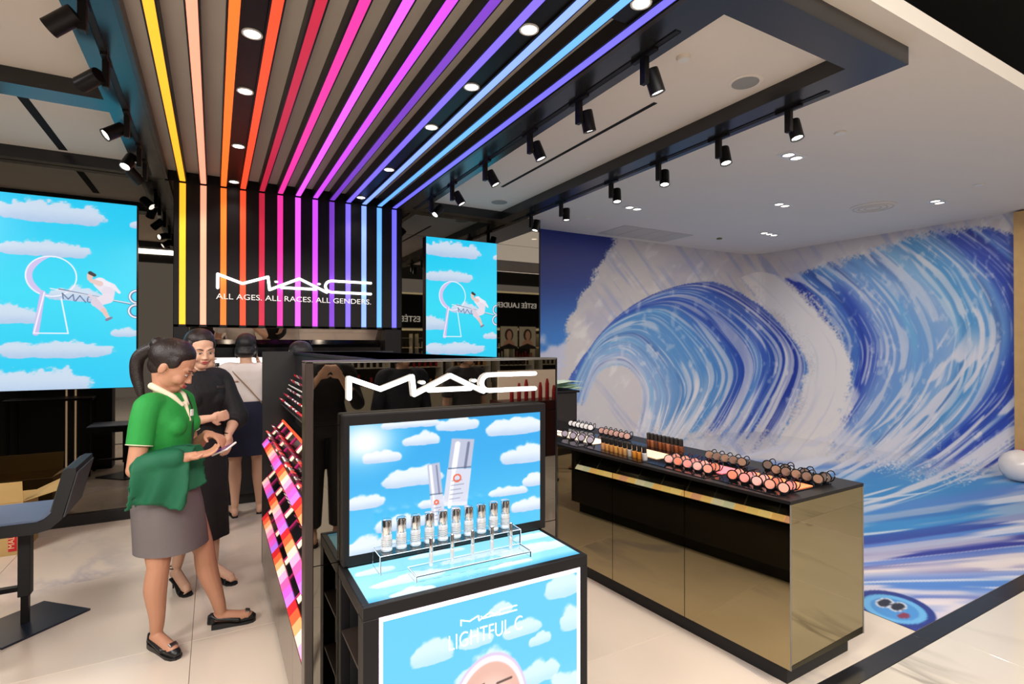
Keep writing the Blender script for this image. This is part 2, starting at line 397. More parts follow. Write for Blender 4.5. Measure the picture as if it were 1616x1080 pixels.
    # right wave face
    ribbon([[(1228, 442), (1275, 480), (1318, 545), (1315, 630), (1270, 715)],
            [(1290, 420), (1345, 470), (1385, 550), (1360, 640), (1290, 725)],
            [(1350, 400), (1415, 460), (1455, 550), (1425, 640), (1330, 735)],
            [(1410, 380), (1480, 440), (1525, 530), (1490, 640), (1380, 745)],
            [(1470, 364), (1550, 425), (1595, 520), (1555, 640), (1420, 755)],
            [(1530, 356), (1620, 430), (1660, 530), (1620, 640), (1460, 765)],
            [(1600, 366), (1700, 450), (1740, 560), (1700, 650), (1520, 770)]],
           face([(0, (40, 58, 160)), (.12, (36, 62, 168)), (.2, (120, 154, 210)), (.32, (110, 160, 214)), (.42, (140, 174, 216)), (.52, (78, 150, 205)), (.62, (110, 160, 214)), (.68, (40, 74, 176)), (.78, (34, 58, 165)), (.9, (60, 94, 190)), (1, (34, 50, 150))], 201, 46))
    ribbon([[(1165, 440), (1215, 500), (1262, 560), (1250, 650), (1185, 725)],
            [(1200, 430), (1262, 485), (1318, 560), (1300, 650), (1235, 735)],
            [(1240, 440), (1300, 500), (1345, 565), (1345, 650), (1300, 740)]], colm)
    # foam ropes tearing down to the right-hand base
    def rope(I, T, U, V):
        n = streaks(I, T, 16, 401, .55, .1, 7); c = np.ones(I.shape + (3,)) * np.array([222, 220, 228]) / 255
        return c, n * sm(T, 0, .2) * sm(1 - T, 0, .2) * sm(1 - abs(2 * I - 1), 0, .3) * .9
    ribbon([[(1500, 500), (1440, 600), (1370, 680), (1220, 760)], [(1600, 520), (1530, 620), (1450, 700), (1300, 790)]], rope)
    ribbon([[(1640, 540), (1560, 640), (1440, 735), (1220, 800)], [(1700, 600), (1620, 700), (1500, 770), (1300, 830)]], rope)
    ribbon([[(1300, 640), (1250, 690), (1120, 725), (960, 735)], [(1400, 700), (1330, 745), (1180, 770), (980, 780)]], rope)
    # inflatable ring with dark goggles printed at the water's edge
    r = np.hypot((u - 1412) / 62, (v - 962 - (u - 1412) * .22) / 25)
    P = mixc(P, (70, 140, 205), sm(1.05 - r, 0, .1)); P = mixc(P, (30, 50, 130), sm(.14 - abs(r - .95), 0, .05)); P = mixc(P, (110, 180, 225), sm(.12 - abs(r - .72), 0, .05) * .8)
    for gx, gy in ((1396, 952), (1417, 958)):
        rr = np.hypot((u - gx) / 12, (v - gy) / 6.5); P = mixc(P, (200, 205, 215), sm(1.25 - rr, 0, .1)); P = mixc(P, (26, 28, 44), sm(1 - rr, 0, .15))
    rr = np.hypot((u - 1426) / 11, (v - 972) / 5); P = mixc(P, (128, 46, 74), sm(1 - rr, 0, .2))
    return P
def cam_px(X):
    yaw = math.radians(29.3); pt = math.radians(.3)
    F0 = np.array([math.sin(yaw), math.cos(yaw), 0]); R_ = np.array([math.cos(yaw), -math.sin(yaw), 0]); U0 = np.array([0, 0, 1.])
    F_ = F0 * math.cos(pt) + U0 * math.sin(pt); U_ = U0 * math.cos(pt) - F0 * math.sin(pt)
    q = X - np.array([0, 0, 1.6]); z = np.maximum(q @ F_, .3)
    return 808 + 838 * (q @ R_) / z, 540 - 838 * (q @ U_) / z
MURAL = paint_mural()
def mural_fn(s, t, X):
    u, v = cam_px(X); x = np.clip(u - CU, 0, CW - 1.01); y = np.clip(v - CV, 0, CH - 1.01)
    xi = x.astype(int); yi = y.astype(int); fx = (x - xi)[..., None]; fy = (y - yi)[..., None]
    return (MURAL[yi, xi] * (1 - fx) + MURAL[yi, xi + 1] * fx) * (1 - fy) + (MURAL[yi + 1, xi] * (1 - fx) + MURAL[yi + 1, xi + 1] * fx) * fy

def cloud(P, X, Y, cx, cy, w, h, seed, asp, a=1.0, shade=(196, 200, 226), white=(246, 246, 250)):
    """flat-bottomed cumulus; X across, Y up, in canvas units"""
    r = np.random.RandomState(seed); n = 9
    f = np.full(X.shape, -9.)
    for k in range(n):
        px_ = cx + (k / (n - 1) - .5) * w * .82; rad = h * (.55 + .45 * r.rand()) * (1 - .75 * abs(k / (n - 1) - .5) ** 1.3 * 1.2)
        d = 1 - np.hypot((X - px_) / (w * .13 + rad * .5), (Y - cy - h * .1) / rad); f = np.maximum(f, d)
    f = f + (fbm(X * 22 + seed, Y * 30, seed) - .5) * .75
    f = f - sm(cy - h * .28 - Y, 0, h * .3) * 1.6
    m = sm(f, -.02, .26) * a; sh = sm(cy + h * .35 - Y, 0, h * .7) * .6 + .35 * fbm(X * 26 + seed, Y * 40, seed + 5) * sm(cy + h * .6 - Y, 0, h)
    sh = np.clip(sh, 0, 1)
    c = np.ones(X.shape + (3,)) * np.array(white) / 255; c = mixc(c, shade, sh)
    return P * (1 - m[..., None]) + c * m[..., None]
def seg(X, Y, x0, y0, x1, y1, w0, w1=None):
    w1 = w0 if w1 is None else w1; dx, dy = x1 - x0, y1 - y0; L = dx * dx + dy * dy
    t = np.clip(((X - x0) * dx + (Y - y0) * dy) / L, 0, 1); d = np.hypot(X - x0 - t * dx, Y - y0 - t * dy)
    return sm(w0 + (w1 - w0) * t - d, -.002, .003)
def tv_fn(s, t, XX):
    """keyhole in a cyan sky, a rider in white on a long key; s across, t up, aspect .95:1.66"""
    X = s * .95; Y = t * 1.66
    P = np.ones(s.shape + (3,)) * np.array([24, 196, 238]) / 255; P = mixc(P, (44, 214, 240), 1 - abs(t - .5) * 2)
    q = lambda a, b: (a / 700 * .95, 1.66 - (b - 50) / 1015 * 1.66)
    for i, (cx, cy, w, h) in enumerate([(230, 150, 500, 115), (200, 340, 420, 80), (40, 690, 240, 95), (640, 770, 150, 45), (285, 870, 520, 95), (190, 1050, 470, 150), (375, 572, 250, 75), (715, 165, 80, 40)]):
        x, y = q(cx, cy); P = cloud(P, X, Y, x, y, w / 700 * .95, h / 1015 * 1.66 * .9, 11 + i, 1, .92, (178, 190, 222), (212, 216, 232))
    kx, ky = q(250, 468); r = np.hypot(X - kx, (Y - ky)); R_ = .172
    P = mixc(P, (202, 190, 232), sm(R_ - r, 0, .004) * sm(r - R_ + .045 * sm(kx + .03 - X, 0, .14), -.002, .003))
    P = mixc(P, (236, 236, 246), sm(.007 - abs(r - R_), 0, .004))
    # erase ring where the throat opens
    a, b, c, d = q(215, 555), q(165, 768), q(335, 768), q(300, 585)
    P = mixc(P, (198, 186, 230), seg(X, Y, a[0] - .01, a[1], b[0] + .012, b[1], .018, .022))
    for p0, p1 in ((a, b), (b, c), (c, d)): P = mixc(P, (238, 238, 248), seg(X, Y, p0[0], p0[1], p1[0], p1[1], .0055))
    # key shaft, rings
    k0, k1 = q(245, 532), q(665, 600)
    P = mixc(P, (70, 90, 130), seg(X, Y, k0[0] + .06, k0[1] - .006, k1[0], k1[1], .008)); P = mixc(P, (228, 230, 240), seg(X, Y, k0[0], k0[1], k1[0], k1[1] + .004, .005))
    for cx, cy in ((705, 560), (700, 640)):
        x, y = q(cx, cy); r2 = np.hypot(X - x, Y - y); P = mixc(P, (90, 110, 150), sm(.016 - abs(r2 - .055), 0, .004)); P = mixc(P, (240, 240, 250), sm(.008 - abs(r2 - .058), 0, .004))
    # lettering cut into the shaft (drawn strokes M A C)
    for x0, y0, x1, y1 in [(305, 555, 310, 585), (305, 555, 335, 585), (335, 585, 360, 560), (360, 560, 365, 592), (372, 595, 395, 565), (395, 565, 425, 600), (440, 570, 475, 575), (440, 598, 470, 600), (436, 575, 434, 595)]:
        a, b = q(x0, y0), q(x1, y1); P = mixc(P, (84, 100, 140), seg(X, Y, a[0], a[1], b[0], b[1], .0045))
    # rider
    body = [(500, 492, 545, 540, .05, .045, (226, 220, 232)), (545, 540, 545, 575, .05, .04, (222, 214, 228)), (540, 575, 478, 600, .045, .035, (226, 216, 228)), (478, 600, 520, 640, .032, .022, (216, 200, 216)), (520, 640, 545, 682, .02, .014, (228, 190, 180)),
            (500, 480, 570, 505, .026, .02, (232, 228, 238)), (570, 505, 605, 540, .02, .011, (230, 224, 234)), (480, 590, 445, 560, .02, .012, (214, 200, 214)), (537, 692, 562, 680, .012, .01, (120, 120, 150)), (455, 482, 500, 495, .018, .024, (222, 196, 190))]
    for x0, y0, x1, y1, w0, w1, c in body:
        a, b = q(x0, y0), q(x1, y1); P = mixc(P, c, seg(X, Y, a[0], a[1], b[0], b[1], w0, w1))
    hx, hy = q(448, 460); P = mixc(P, (226, 190, 178), seg(X, Y, hx, hy + .012, hx - .004, hy - .018, .024, .018))
    hx, hy = q(457, 447); P = mixc(P, (46, 34, 40), seg(X, Y, hx - .012, hy + .012, hx + .018, hy - .006, .016, .014))
    return P
BX = (.370, .118, .402, .378, .310, .055, .288, .294)
def screen_fn(s, t, XX):
    X = s * .73; Y = t * .46
    P = np.ones(s.shape + (3,)) * np.array([28, 168, 236]) / 255; P = mixc(P, (70, 196, 244), sm(1 - t, .2, 1))
    P = mixc(P, (170, 222, 250), sm(.3 - np.hypot(s - .06, (t - .88) * .8), 0, .3)); P = mixc(P, (255, 255, 255), sm(.16 - np.hypot(s - .07, (t - .86) * .8), 0, .16))
    for i, (cx, cy, w, h) in enumerate([(.33, .83, .16, .09), (.52, .93, .2, .1), (.28, .97, .25, .06), (.85, .86, .28, .13), (.91, .60, .24, .15), (.30, .52, .26, .13), (.15, .72, .15, .08), (.06, .38, .16, .1), (.80, .30, .2, .08), (.27, .17, .26, .1), (.97, .36, .14, .1), (.95, .14, .22, .1), (.1, .02, .22, .12), (.44, .3, .2, .08)]):
        P = cloud(P, X, Y, cx * .73, cy * .46, w * .73, h * .46, 50 + i, 1, .93, (190, 205, 235))
    def bar(x0, y0, x1, y1, w):
        dx, dy = x1 - x0, y1 - y0; L = math.hypot(dx, dy); t_ = ((X - x0) * dx + (Y - y0) * dy) / L; d = abs((X - x0) * dy - (Y - y0) * dx) / L
        return sm(w - d, -.001, .003) * sm(t_, -.001, .003) * sm(L - t_, -.001, .003)
    def bottle(P, x0, y0, x1, y1, w, cap):
        ax, ay = x0 + (x1 - x0) * cap, y0 + (y1 - y0) * cap
        P = mixc(P, (214, 218, 236), bar(x0, y0, ax, ay, w)); P = mixc(P, (186, 192, 216), bar(ax, ay, x1, y1, w * .96)); P = mixc(P, (232, 234, 244), bar(x0, y0, x0 + (ax - x0) * .12, y0 + (ay - y0) * .12, w))
        ox = w * .45; P = mixc(P, (110, 120, 150), seg(X, Y, ax + ox, ay, x1 + ox, y1 - w * .4, w * .12)); P = mixc(P, (250, 250, 255), seg(X, Y, ax - ox, ay, x1 - ox, y1 - w * .4, w * .22))
        P = mixc(P, (250, 250, 255), seg(X, Y, x0 - ox, y0, ax - ox, ay, w * .15)); P = mixc(P, (70, 80, 110), seg(X, Y, ax - w * .9, ay + w * .05, ax + w * .9, ay + w * .0, .0022))
        for k in range(5):
            f = .2 + .12 * k; yy = y0 + (ay - y0) * f; xx = x0 + (ax - x0) * f; P = mixc(P, (90, 100, 130), seg(X, Y, xx - w * .5, yy, xx + w * .5 * (1 if k % 2 else .6), yy, .0016) * .8)
        f = .74; yy = y0 + (ay - y0) * f; xx = x0 + (ax - x0) * f
        P = mixc(P, (236, 92, 40), sm(.004 - abs(np.hypot(X - xx + w * .1, Y - yy) - w * .28), 0, .002)); 
        return P
    P = bottle(P, BX[0], BX[1], BX[2], BX[3], .048, .56); P = bottle(P, BX[4], BX[5], BX[6], BX[7], .025, .5)
    return P
def lightbox_fn(s, t, XX):
    X = s * .687; Y = t * .70
    P = np.ones(s.shape + (3,)) * np.array([86, 196, 236]) / 255; P = mixc(P, (140, 222, 246), sm(1 - t, .3, 1))
    for i, (cx, cy, w, h) in enumerate([(.93, .93, .18, .1), (.56, .91, .1, .05), (.68, .79, .18, .06), (.22, .80, .17, .09), (.43, .80, .15, .06), (.78, .72, .1, .05), (.97, .76, .12, .1), (.04, .56, .12, .08), (.5, .62, .25, .15), (.77, .56, .2, .1), (.93, .45, .16, .1), (.1, .25, .2, .1), (.9, .2, .2, .1)]):
        P = cloud(P, X, Y, cx * .687, cy * .70, w * .687, h * .70, 80 + i, 1, .8, (196, 224, 242), (236, 242, 250))
    # portrait below the lettering
    X = X + .03; r = np.hypot((X - .375) / .125, (Y - .33) / .165)
    P = mixc(P, (216, 196, 226), sm(1.14 - r, 0, .03)); P = mixc(P, (240, 236, 246), sm(1.08 - r, 0, .03)); P = mixc(P, (226, 176, 160), sm(.98 - r, 0, .05)); P = mixc(P, (238, 200, 186), sm(.75 - np.hypot((X - .38) / .12, (Y - .37) / .13), 0, .4) * .8)
    for sx in (-1, 1):
        bx = .378 + sx * .05
        P = mixc(P, (70, 44, 40), seg(X, Y, bx - .026, .415, bx + .026, .422 - sx * .004, .004)); e = np.hypot((X - bx) / .022, (Y - .385) / .009)
        P = mixc(P, (240, 236, 236), sm(1 - e, 0, .2)); P = mixc(P, (50, 34, 30), sm(1 - np.hypot((X - bx) / .009, (Y - .385) / .009), 0, .2)); P = mixc(P, (40, 28, 28), sm(.14 - abs(e - 1.02), 0, .1) * sm(Y - .385, 0, .004))
    P = mixc(P, (196, 138, 122), seg(X, Y, .368, .335, .39, .335, .006)); P = mixc(P, (206, 60, 80), seg(X, Y, .352, .285, .405, .285, .009))
    return P
def top_fn(s, t, XX):
    X = s * .727; Y = t * .27
    P = np.ones(s.shape + (3,)) * np.array([150, 228, 246]) / 255; P = mixc(P, (60, 176, 226), sm(.18 - t, 0, .18) * .9)
    for i, (cx, cy, w, h) in enumerate([(.1, .75, .15, .16), (.2, .35, .3, .2), (.55, .55, .3, .2), (.84, .4, .34, .25), (.93, .8, .2, .2), (.4, .9, .25, .14), (.18, .03, .16, .16), (.65, .15, .2, .1)]):
        P = cloud(P, X, Y, cx * .727, cy * .27, w * .727, h * .27, 120 + i, 1, .8, (225, 240, 248), (252, 252, 255))
    return P
# ================================================================== STRUCTURE
PM_mural = print_mat('mural_vinyl_print', 0, .45)
PM_screen = print_mat('screen_pixels', 1.05, .25)
PM_box = print_mat('backlit_film', 1.15, .25)
ZC = 3.27; ZB = 3.17; YM = 6.0
def struct(mb, name, m, parent=None, label=None, **k): return mb.build(name, m, parent, label=label, kind='structure' if parent is None else None, **k)
M_tile = marble_mat('beige_stone_tile', (222, 206, 188), (186, 176, 176), 1.1, .22, 1.5, lo=.44, hi=.5)
M_marble = marble_mat('white_veined_marble', (220, 210, 196), (120, 112, 104), .8, .08, 1.6, lo=.485, hi=.5)
M_bstone = mat('black_border_stone', (34, 33, 34), .25, noise=.25, nscale=9)
M_grout = mat('grout', (150, 140, 128), .8, noise=.05)
fl = empty('floor', (0, 0, 0), 'pale stone shop floor with large square tiles', kind='structure')
MB().box(-5, 9.2, 1.39, 6.6, -.06, -.008).build('grout_bed', M_grout, fl)
tile0 = None
def tile_mesh(name, w, d, m):
    return MB().bev(0, w, 0, d, -.012, 0, .0015)
def tiles(root, x0, nx, y0, ny, w, d, m, gap=.0012, clip=None, name='tile'):
    base = None
    for i in range(nx):
        for j in range(ny):
            xa, ya = x0 + i * w, y0 + j * d; xb, yb = xa + w, ya + d
            if clip: xa, xb, ya, yb = max(xa, clip[0]), min(xb, clip[1]), max(ya, clip[2]), min(yb, clip[3])
            if xb - xa < .02 or yb - ya < .02: continue
            full = abs(xb - xa - w) < 1e-6 and abs(yb - ya - d) < 1e-6
            if full and base is not None:
                o = base.copy(); C.objects.link(o); o.location = Vector((xa, ya, 0)) - ORG[root.name]
            else:
                o = MB().bev(xa + gap, xb - gap, ya + gap, yb - gap, -.012, 0, .0012).build(name, m, root, loc=(xa, ya, 0))
                if full: base = o
tiles(fl, -4.9, 7, .95, 5, 1.2, 1.2, M_tile, clip=(-5, 3.42, 1.49, 6.0))
tiles(fl, 3.5, 5, .95, 5, 1.2, 1.2, M_tile, clip=(9, 9.1, 1.49, 6.45))
br = empty('trim_1', (0, 1.39, 0), 'black stone border strip across the floor at the shop edge', kind='structure')
tiles(br, -3.64, 13, 1.39, 1, 1.0, .1, M_bstone, name='border_tile')
ml = empty('mall_floor', (0, 0, 0), 'white veined marble floor outside the shop', kind='structure')
MB().box(-5, 14, -8, 1.39, -.06, -.008).build('grout_bed', M_grout, ml)
tiles(ml, -4.9, 16, -8.21, 8, 1.2, 1.2, M_marble, clip=(-5, 14, -8, 1.39))
grid_print('floor_mural', PM_mural, (3.42, 1.49, .0015), (8.78, 1.49, .0015), (3.42, 6.45, .0015), 440, 410, mural_fn, label='printed sea water vinyl sheet on the floor before the wave wall', kind='structure')
w1 = empty('wall_back', (3.78, 6.45, 0), 'back wall covered with the left half of the breaking wave mural', kind='structure')
grid_print('mural_print', PM_mural, (3.78, 6.449, 0), (8.45, 6.449, 0), (3.78, 6.449, ZC), 470, 330, mural_fn, parent=w1)
MB().box(3.78, 9.0, 6.45, 6.6, 0, ZC).build('plaster', M_ceil, w1)
# rounded inner corner of the mural
def arc_fn(s, t, X): return mural_fn(s, t, X)
n = 8; pts = [(8.45 + .33 * math.sin(a), 6.12 + .329 * math.cos(a)) for a in [PI / 2 * k / n for k in range(n + 1)]]
for k in range(n): grid_print('mural_print', PM_mural, (*pts[k], 0), (*pts[k + 1], 0), (*pts[k], ZC), 9, 330, mural_fn, parent=w1)
w2 = empty('wall_right', (8.78, 2.7, 0), 'right wall covered with the right half of the breaking wave mural', kind='structure')
grid_print('mural_print', PM_mural, (8.779, 6.12, 0), (8.779, 2.70, 0), (8.779, 6.12, ZC), 330, 330, mural_fn, parent=w2)
MB().box(8.78, 9.0, 2.7, 6.6, 0, ZC).build('plaster', M_ceil, w2)
MB().bev(8.66, 9.0, 2.52, 2.70, 0, ZC - .02, .004).build('trim_2', M_wood, None, label='pale oak end post of the wave wall at the picture edge', kind='structure')
# ceiling slab
ce = empty('ceiling', (0, 1.4, ZC), 'white plaster shop ceiling with a dropped front edge', kind='structure')
MB().box(-5, 9.2, 1.385, 6.6, ZC, ZC + .1).build('plaster_slab', M_ceil, ce)
MB().box(-6, 15, -9, 6.8, 4.3, 4.4).build('mall_ceiling', M_void, None, label='black open mall ceiling above the walkway', kind='structure')
MB().loft([((3.3 + .55 * math.cos(a) * 1.3, .7 + .4 * math.sin(a), 3.7), .018) for a in [PI * .5 + PI * k / 14 for k in range(15)]] + [((4.6, .25, 3.72), .018)], 8).build('ceiling_conduit', M_black, None, smooth=True, label='thin black curved pipe under the black mall ceiling', cat='pipe')
# mirror walls left and right of the sign wall
def mirror_wall(name, x0, x1, seams, zs, label):
    r = empty(name, ((x0 + x1) / 2, YM, 0), label, kind='structure')
    xs = [x0] + seams + [x1]
    for a, b in zip(xs[:-1], xs[1:]):
        for z0, z1 in zs:
            MB().box(a + .0015, b - .0015, YM, YM + .008, z0 + .0015, z1 - .0015).build('mirror_panel', M_mirror, r)
    MB().box(x0, x1, YM + .008, YM + .1, 0, ZC).build('backing_board', M_black, r)
    MB().bev(x0, x1, YM - .03, YM + .008, 0, .1, .002).build('plinth', M_blackm, r)
    return r
mirror_wall('wall_left', -4.5, -.34, [-3.2, -1.7], [(.1, 2.89), (2.89, ZB)], 'tinted mirror wall left of the rainbow sign wall')
mirror_wall('wall_far', 1.9, 3.78, [2.9], [(.1, 1.2), (1.2, 2.89), (2.89, ZC)], 'tinted mirror wall between the rainbow sign wall and the mural')
MB().box(3.78, 3.80, YM, 6.45, 0, ZC).build('trim_3', M_black, None, label='black edge where the mirror wall meets the mural', kind='structure')
# ceiling beams: black boxes carrying the light tracks
def beam(x0, x1, y0, y1, label, track=None):
    b = MB().box(x0, x1, y0, y1, ZB, ZC).build('ceiling_beam', M_beam, None, label=label, kind='structure')
    if track:
        a, c, xt = track; MB().box(xt - .014, xt + .014, a, c, ZB - .003, ZB).build('light_track', M_blackm, b)
        for s in (-1, 1): MB().box(xt + s * .016 - .002, xt + s * .016 + .002, a, c, ZB - .005, ZB).build('track_lip', M_black, b)
    return b
beam(1.875, 2.11, 1.70, YM, 'black ceiling beam with light track along the right side of the rainbow canopy', (1.9, 5.9, 2.02))
beam(3.13, 3.39, 1.70, YM, 'black ceiling beam with light track nearest the wave mural', (1.9, 5.9, 3.31))
beam(-3.0, 3.39, 1.50, 1.70, 'wide black ceiling beam across the front of the shop')
beam(2.11, 3.13, 5.86, 5.99, 'short black cross beam against the far mirror wall')
beam(-.62, -.41, 1.70, YM, 'black ceiling beam with light track along the left side of the rainbow canopy', (1.9, 5.9, -.52))
beam(-4.5, -.62, 4.24, 4.45, 'black cross beam over the bar stool')
beam(-4.5, -.62, 5.90, 5.99, 'black cross beam against the left mirror wall')
beam(-1.9, -1.68, 1.70, 4.24, 'black ceiling beam at the left edge of the ceiling panel')
MB().box(14.0, 14.2, -9, 6.8, 0, 4.3).build('mall_wall', M_ceil, None, label='pale wall at the far end of the mall walkway', kind='structure')
# outer dark walls seen only in the mirrors
MB().box(-4.6, -4.5, -4, 6.1, 0, 3.3).build('wall_outer', M_blackm, None, label='dark side wall of the shop seen in the mirror', kind='structure')

# ================================================================== RAINBOW CANOPY AND SIGN WALL
LED = [(255, 182, 46), (255, 160, 130), (255, 112, 42), (255, 76, 44), (200, 44, 72), (232, 56, 160), (228, 88, 248), (196, 72, 248), (128, 68, 206), (122, 102, 252), (128, 160, 255), (98, 164, 255), (108, 102, 252)]
LST = [1.75, 1.8, 1.8, 1.7, 1.0, 1.5, 1.9, 1.8, 1.1, 1.7, 2.0, 2.0, 1.8]
NAMES = ['yellow', 'salmon pink', 'orange', 'red orange', 'dark red', 'magenta', 'pink violet', 'violet', 'purple', 'blue violet', 'light blue', 'sky blue', 'periwinkle blue']
LM = [glow('led_' + NAMES[i].replace(' ', '_'), LED[i], LST[i] * .60) for i in range(13)]
XS = [-.266 + .1724 * i for i in range(13)]
YF = 5.97
cn = empty('light_canopy', (.77, 3.8, ZB), 'black slatted ceiling canopy with thirteen rainbow coloured light strips', 'light canopy')
MB().box(-.41, 1.875, 1.70, YF, ZC - .012, ZC).build('backing_panel', M_grey, cn)
for i, x in enumerate(XS):
    f = MB().box(x - .033, x + .033, 1.702, YF, ZB, ZC - .013).build('fin', M_black, cn, loc=(x, 3.8, ZB))
    MB().bev(x - .024, x + .024, 1.705, YF - .005, ZB - .004, ZB, .002).build('light_strip', LM[i], f, label=NAMES[i] + ' light strip')
MB().box(-.41, -.385, 1.70, YF, ZB, ZC - .013).build('side_board', M_brown, cn)
MB().box(1.845, 1.875, 1.70, YF, ZB, ZC - .013).build('side_board', M_brown, cn)
MB().box(XS[2] + .034, XS[3] - .034, 1.702, YF, ZB + .012, ZC - .013).build('lamp_panel', M_black, cn)
MB().box(XS[9] + .034, XS[10] - .034, 1.702, YF, ZB + .012, ZC - .013).build('lamp_panel', M_black, cn)
MB().box(XS[11] + .034, XS[12] - .034, 1.702, 2.0, ZB + .012, ZC - .013).build('lamp_panel', M_black, cn)
def downlight(x, y, z, label, group='round downlights in the canopy', r=.042, e=9, lens=None):
    t = empty('downlight', (x, y, z), label, 'downlight', group)
    MB().lathe((x, y, z - .006), [(r * 1.18, .006), (r * 1.18, 0), (r * .95, 0), (r * .9, .005)], 20).build('ring', M_white, t, smooth=True)
    MB().lathe((x, y, z - .004), [(r * .9, .003), (r * .9, 0)], 20).build('lens', lens or M_lens, t)
    if e: lamp('downlight_lamp', 'SPOT', (x, y, z - .03), (0, 0, 0), e, (1, .9, .8), .03, spot=math.radians(110), blend=.8)
xa, xb = (XS[2] + XS[3]) / 2, (XS[9] + XS[10]) / 2
for y, s in zip((2.99, 3.69, 4.74, 5.80), ('nearest', 'second nearest', 'second from the sign wall', 'next to the sign wall')): downlight(xa, y, ZB + .012, 'white downlight between the orange and red orange strips, ' + s)
for y, s in zip((2.27, 2.95, 3.64, 4.71, 5.75), ('nearest', 'second nearest', 'middle one', 'second from the sign wall', 'next to the sign wall')): downlight(xb, y, ZB + .012, 'white downlight between the blue violet and light blue strips, ' + s)
downlight((XS[11] + XS[12]) / 2, 1.84, ZB + .012, 'white downlight between the sky blue and periwinkle strips')

sw = empty('sign_wall', (.78, 6.02, 1.77), 'black hanging sign wall with thirteen vertical rainbow light strips', 'sign')
MB().box(-.335, 1.885, YF + .02, 6.3, 1.775, ZC).build('body', M_black, sw)
xs = [-.335] + [v for x in XS for v in (x - .031, x + .031)] + [1.885]
for a, b in zip(xs[0::2], xs[1::2]): MB().box(a, b, YF - .002, YF + .02, 1.775, ZB).build('face_panel', M_black, sw)
MB().box(-.335, 1.885, YF - .002, YF + .02, 1.775, 1.795).build('bottom_rail', M_black, sw)
for i, x in enumerate(XS): MB().box(x - .026, x + .026, YF + .004, YF + .019, 1.797, ZB - .02).build('light_strip', LM[i], sw, label=NAMES[i] + ' vertical light strip')
def logo_strokes(mb, P, r, flat=.6):
    for pl in P:
        for a, b in zip(pl[:-1], pl[1:]): mb.cyl(a, b, r, n=10)
        for p in pl: mb.ell(p, (r, r, r), n=10, m=6)
def mac_logo(x0, x1, z0, z1, y, r):
    """the wide line-drawn wordmark: M, dot, A, dot, C"""
    W, Hh = x1 - x0, z1 - z0
    q = lambda a, b: (x0 + a * W, y, z0 + b * Hh)
    P = [[q(0, .0), q(0, .98), q(.145, .38), q(.30, .98), q(.31, .02), q(.50, .98), q(.685, .02)],
         [q(.385, .22), q(.61, .22)]]
    arc = [q(1, .95), q(.72, .95)] + [q(.72 - .045 * math.sin(a), .50 + .45 * math.cos(a)) for a in [PI * k / 8 for k in range(1, 8)]] + [q(.72, .05), q(1, .05)]
    mb = MB(); logo_strokes(mb, P + [arc], r)
    for cx in (.352, .632): mb.ell(q(cx, .65), (r * 1.35, r, r * .8), n=12, m=6)
    return mb
mac_logo(.03, 1.525, 2.16, 2.295, YF - .03, .0135).build('lit_wordmark', M_logo, sw, smooth=True, label='glowing white M A C wordmark')
text('tagline', 'ALL AGES. ALL RACES. ALL GENDERS.', M_letter, sw, (.016, YF - .008, 2.052), .078, ext=.003, xs=1.0)
tg = sw.children[-1]
bpy.context.view_layer.update(); tg.scale = (1.517 / max(tg.dimensions.x, .1), 1, 1)

# ================================================================== TRACK SPOTLIGHTS
def spotlight(x, y, d, label, group, side=1, e=14, r=.042, L=.13):
    t = empty('track_spotlight', (x, y, ZB), label, 'spotlight', group)
    MB().bev(x - .015, x + .015, y - .09, y + .09, ZB - .022, ZB - .003, .002).build('track_adapter', M_black, t)
    MB().bev(x - .016, x + .016, y - .022, y + .022, ZB - .165, ZB - .02, .003).build('arm', M_black, t)
    d = Vector(d).normalized(); c = Vector((x + side * .07, y, ZB - .135))
    MB().cyl((x, y, ZB - .13), (c.x, y, ZB - .13), .008, n=8).build('pivot', M_steel, t)
    h = MB().lathe(c - d * L / 2, [(r * .96, 0), (r, .01), (r, L * .93), (r * 1.02, L), (r * .84, L), (r * .8, L - .012)], 24, d).build('lamp_head', M_black, t, smooth=True)
    MB().lathe(c + d * (L / 2 - .012), [(r * .8, 0), (r * .8, .003)], 20, d).build('lens', M_lens, h)
    q = Vector((0, 0, -1)).rotation_difference(d)
    lamp('spot_lamp', 'SPOT', c + d * (L / 2 + .01), q.to_euler(), e, (1, .92, .84), .03, spot=math.radians(70), blend=.7)
for y, d, s in ((2.14, (.35, -.1, -1), 'nearest the front'), (2.73, (.3, .05, -1), 'second from the front'), (3.33, (.35, -.2, -1), 'third from the front'), (4.07, (.45, -.3, -1), 'fourth from the front'), (4.79, (.5, -.3, -1), 'fifth from the front'), (5.35, (-.7, -.2, -.8), 'farthest, turned to the left')):
    spotlight(2.02, y, d, 'black track spotlight on the canopy side beam, ' + s, 'spotlights beside the rainbow canopy')
for y, d, s in ((2.16, (0, -.25, -1), 'nearest the front'), (2.72, (-.05, -.25, -1), 'second from the front'), (3.34, (-.15, -.2, -1), 'third from the front'), (3.96, (-.1, -.2, -1), 'fourth from the front'), (4.80, (0, -.05, -1), 'fifth from the front'), (5.43, (-.3, 0, -1), 'next to the far mirror')):
    spotlight(3.31, y, d, 'black track spotlight on the beam by the wave mural, ' + s, 'spotlights by the wave mural', e=9)
for y, d, s in ((3.02, (-.8, .3, -.6), 'nearest the front'), (3.62, (-.8, .7, -.35), 'turned towards the mirror'), (4.42, (-.7, -.3, -.6), 'above the bar stool'), (5.1, (-.3, -.5, -.8), 'second from the mirror'), (5.5, (.6, .4, -.6), 'next to the left mirror')):
    spotlight(-.52, y, d, 'black track spotlight left of the rainbow canopy, ' + s, 'spotlights left of the rainbow canopy', side=-1)

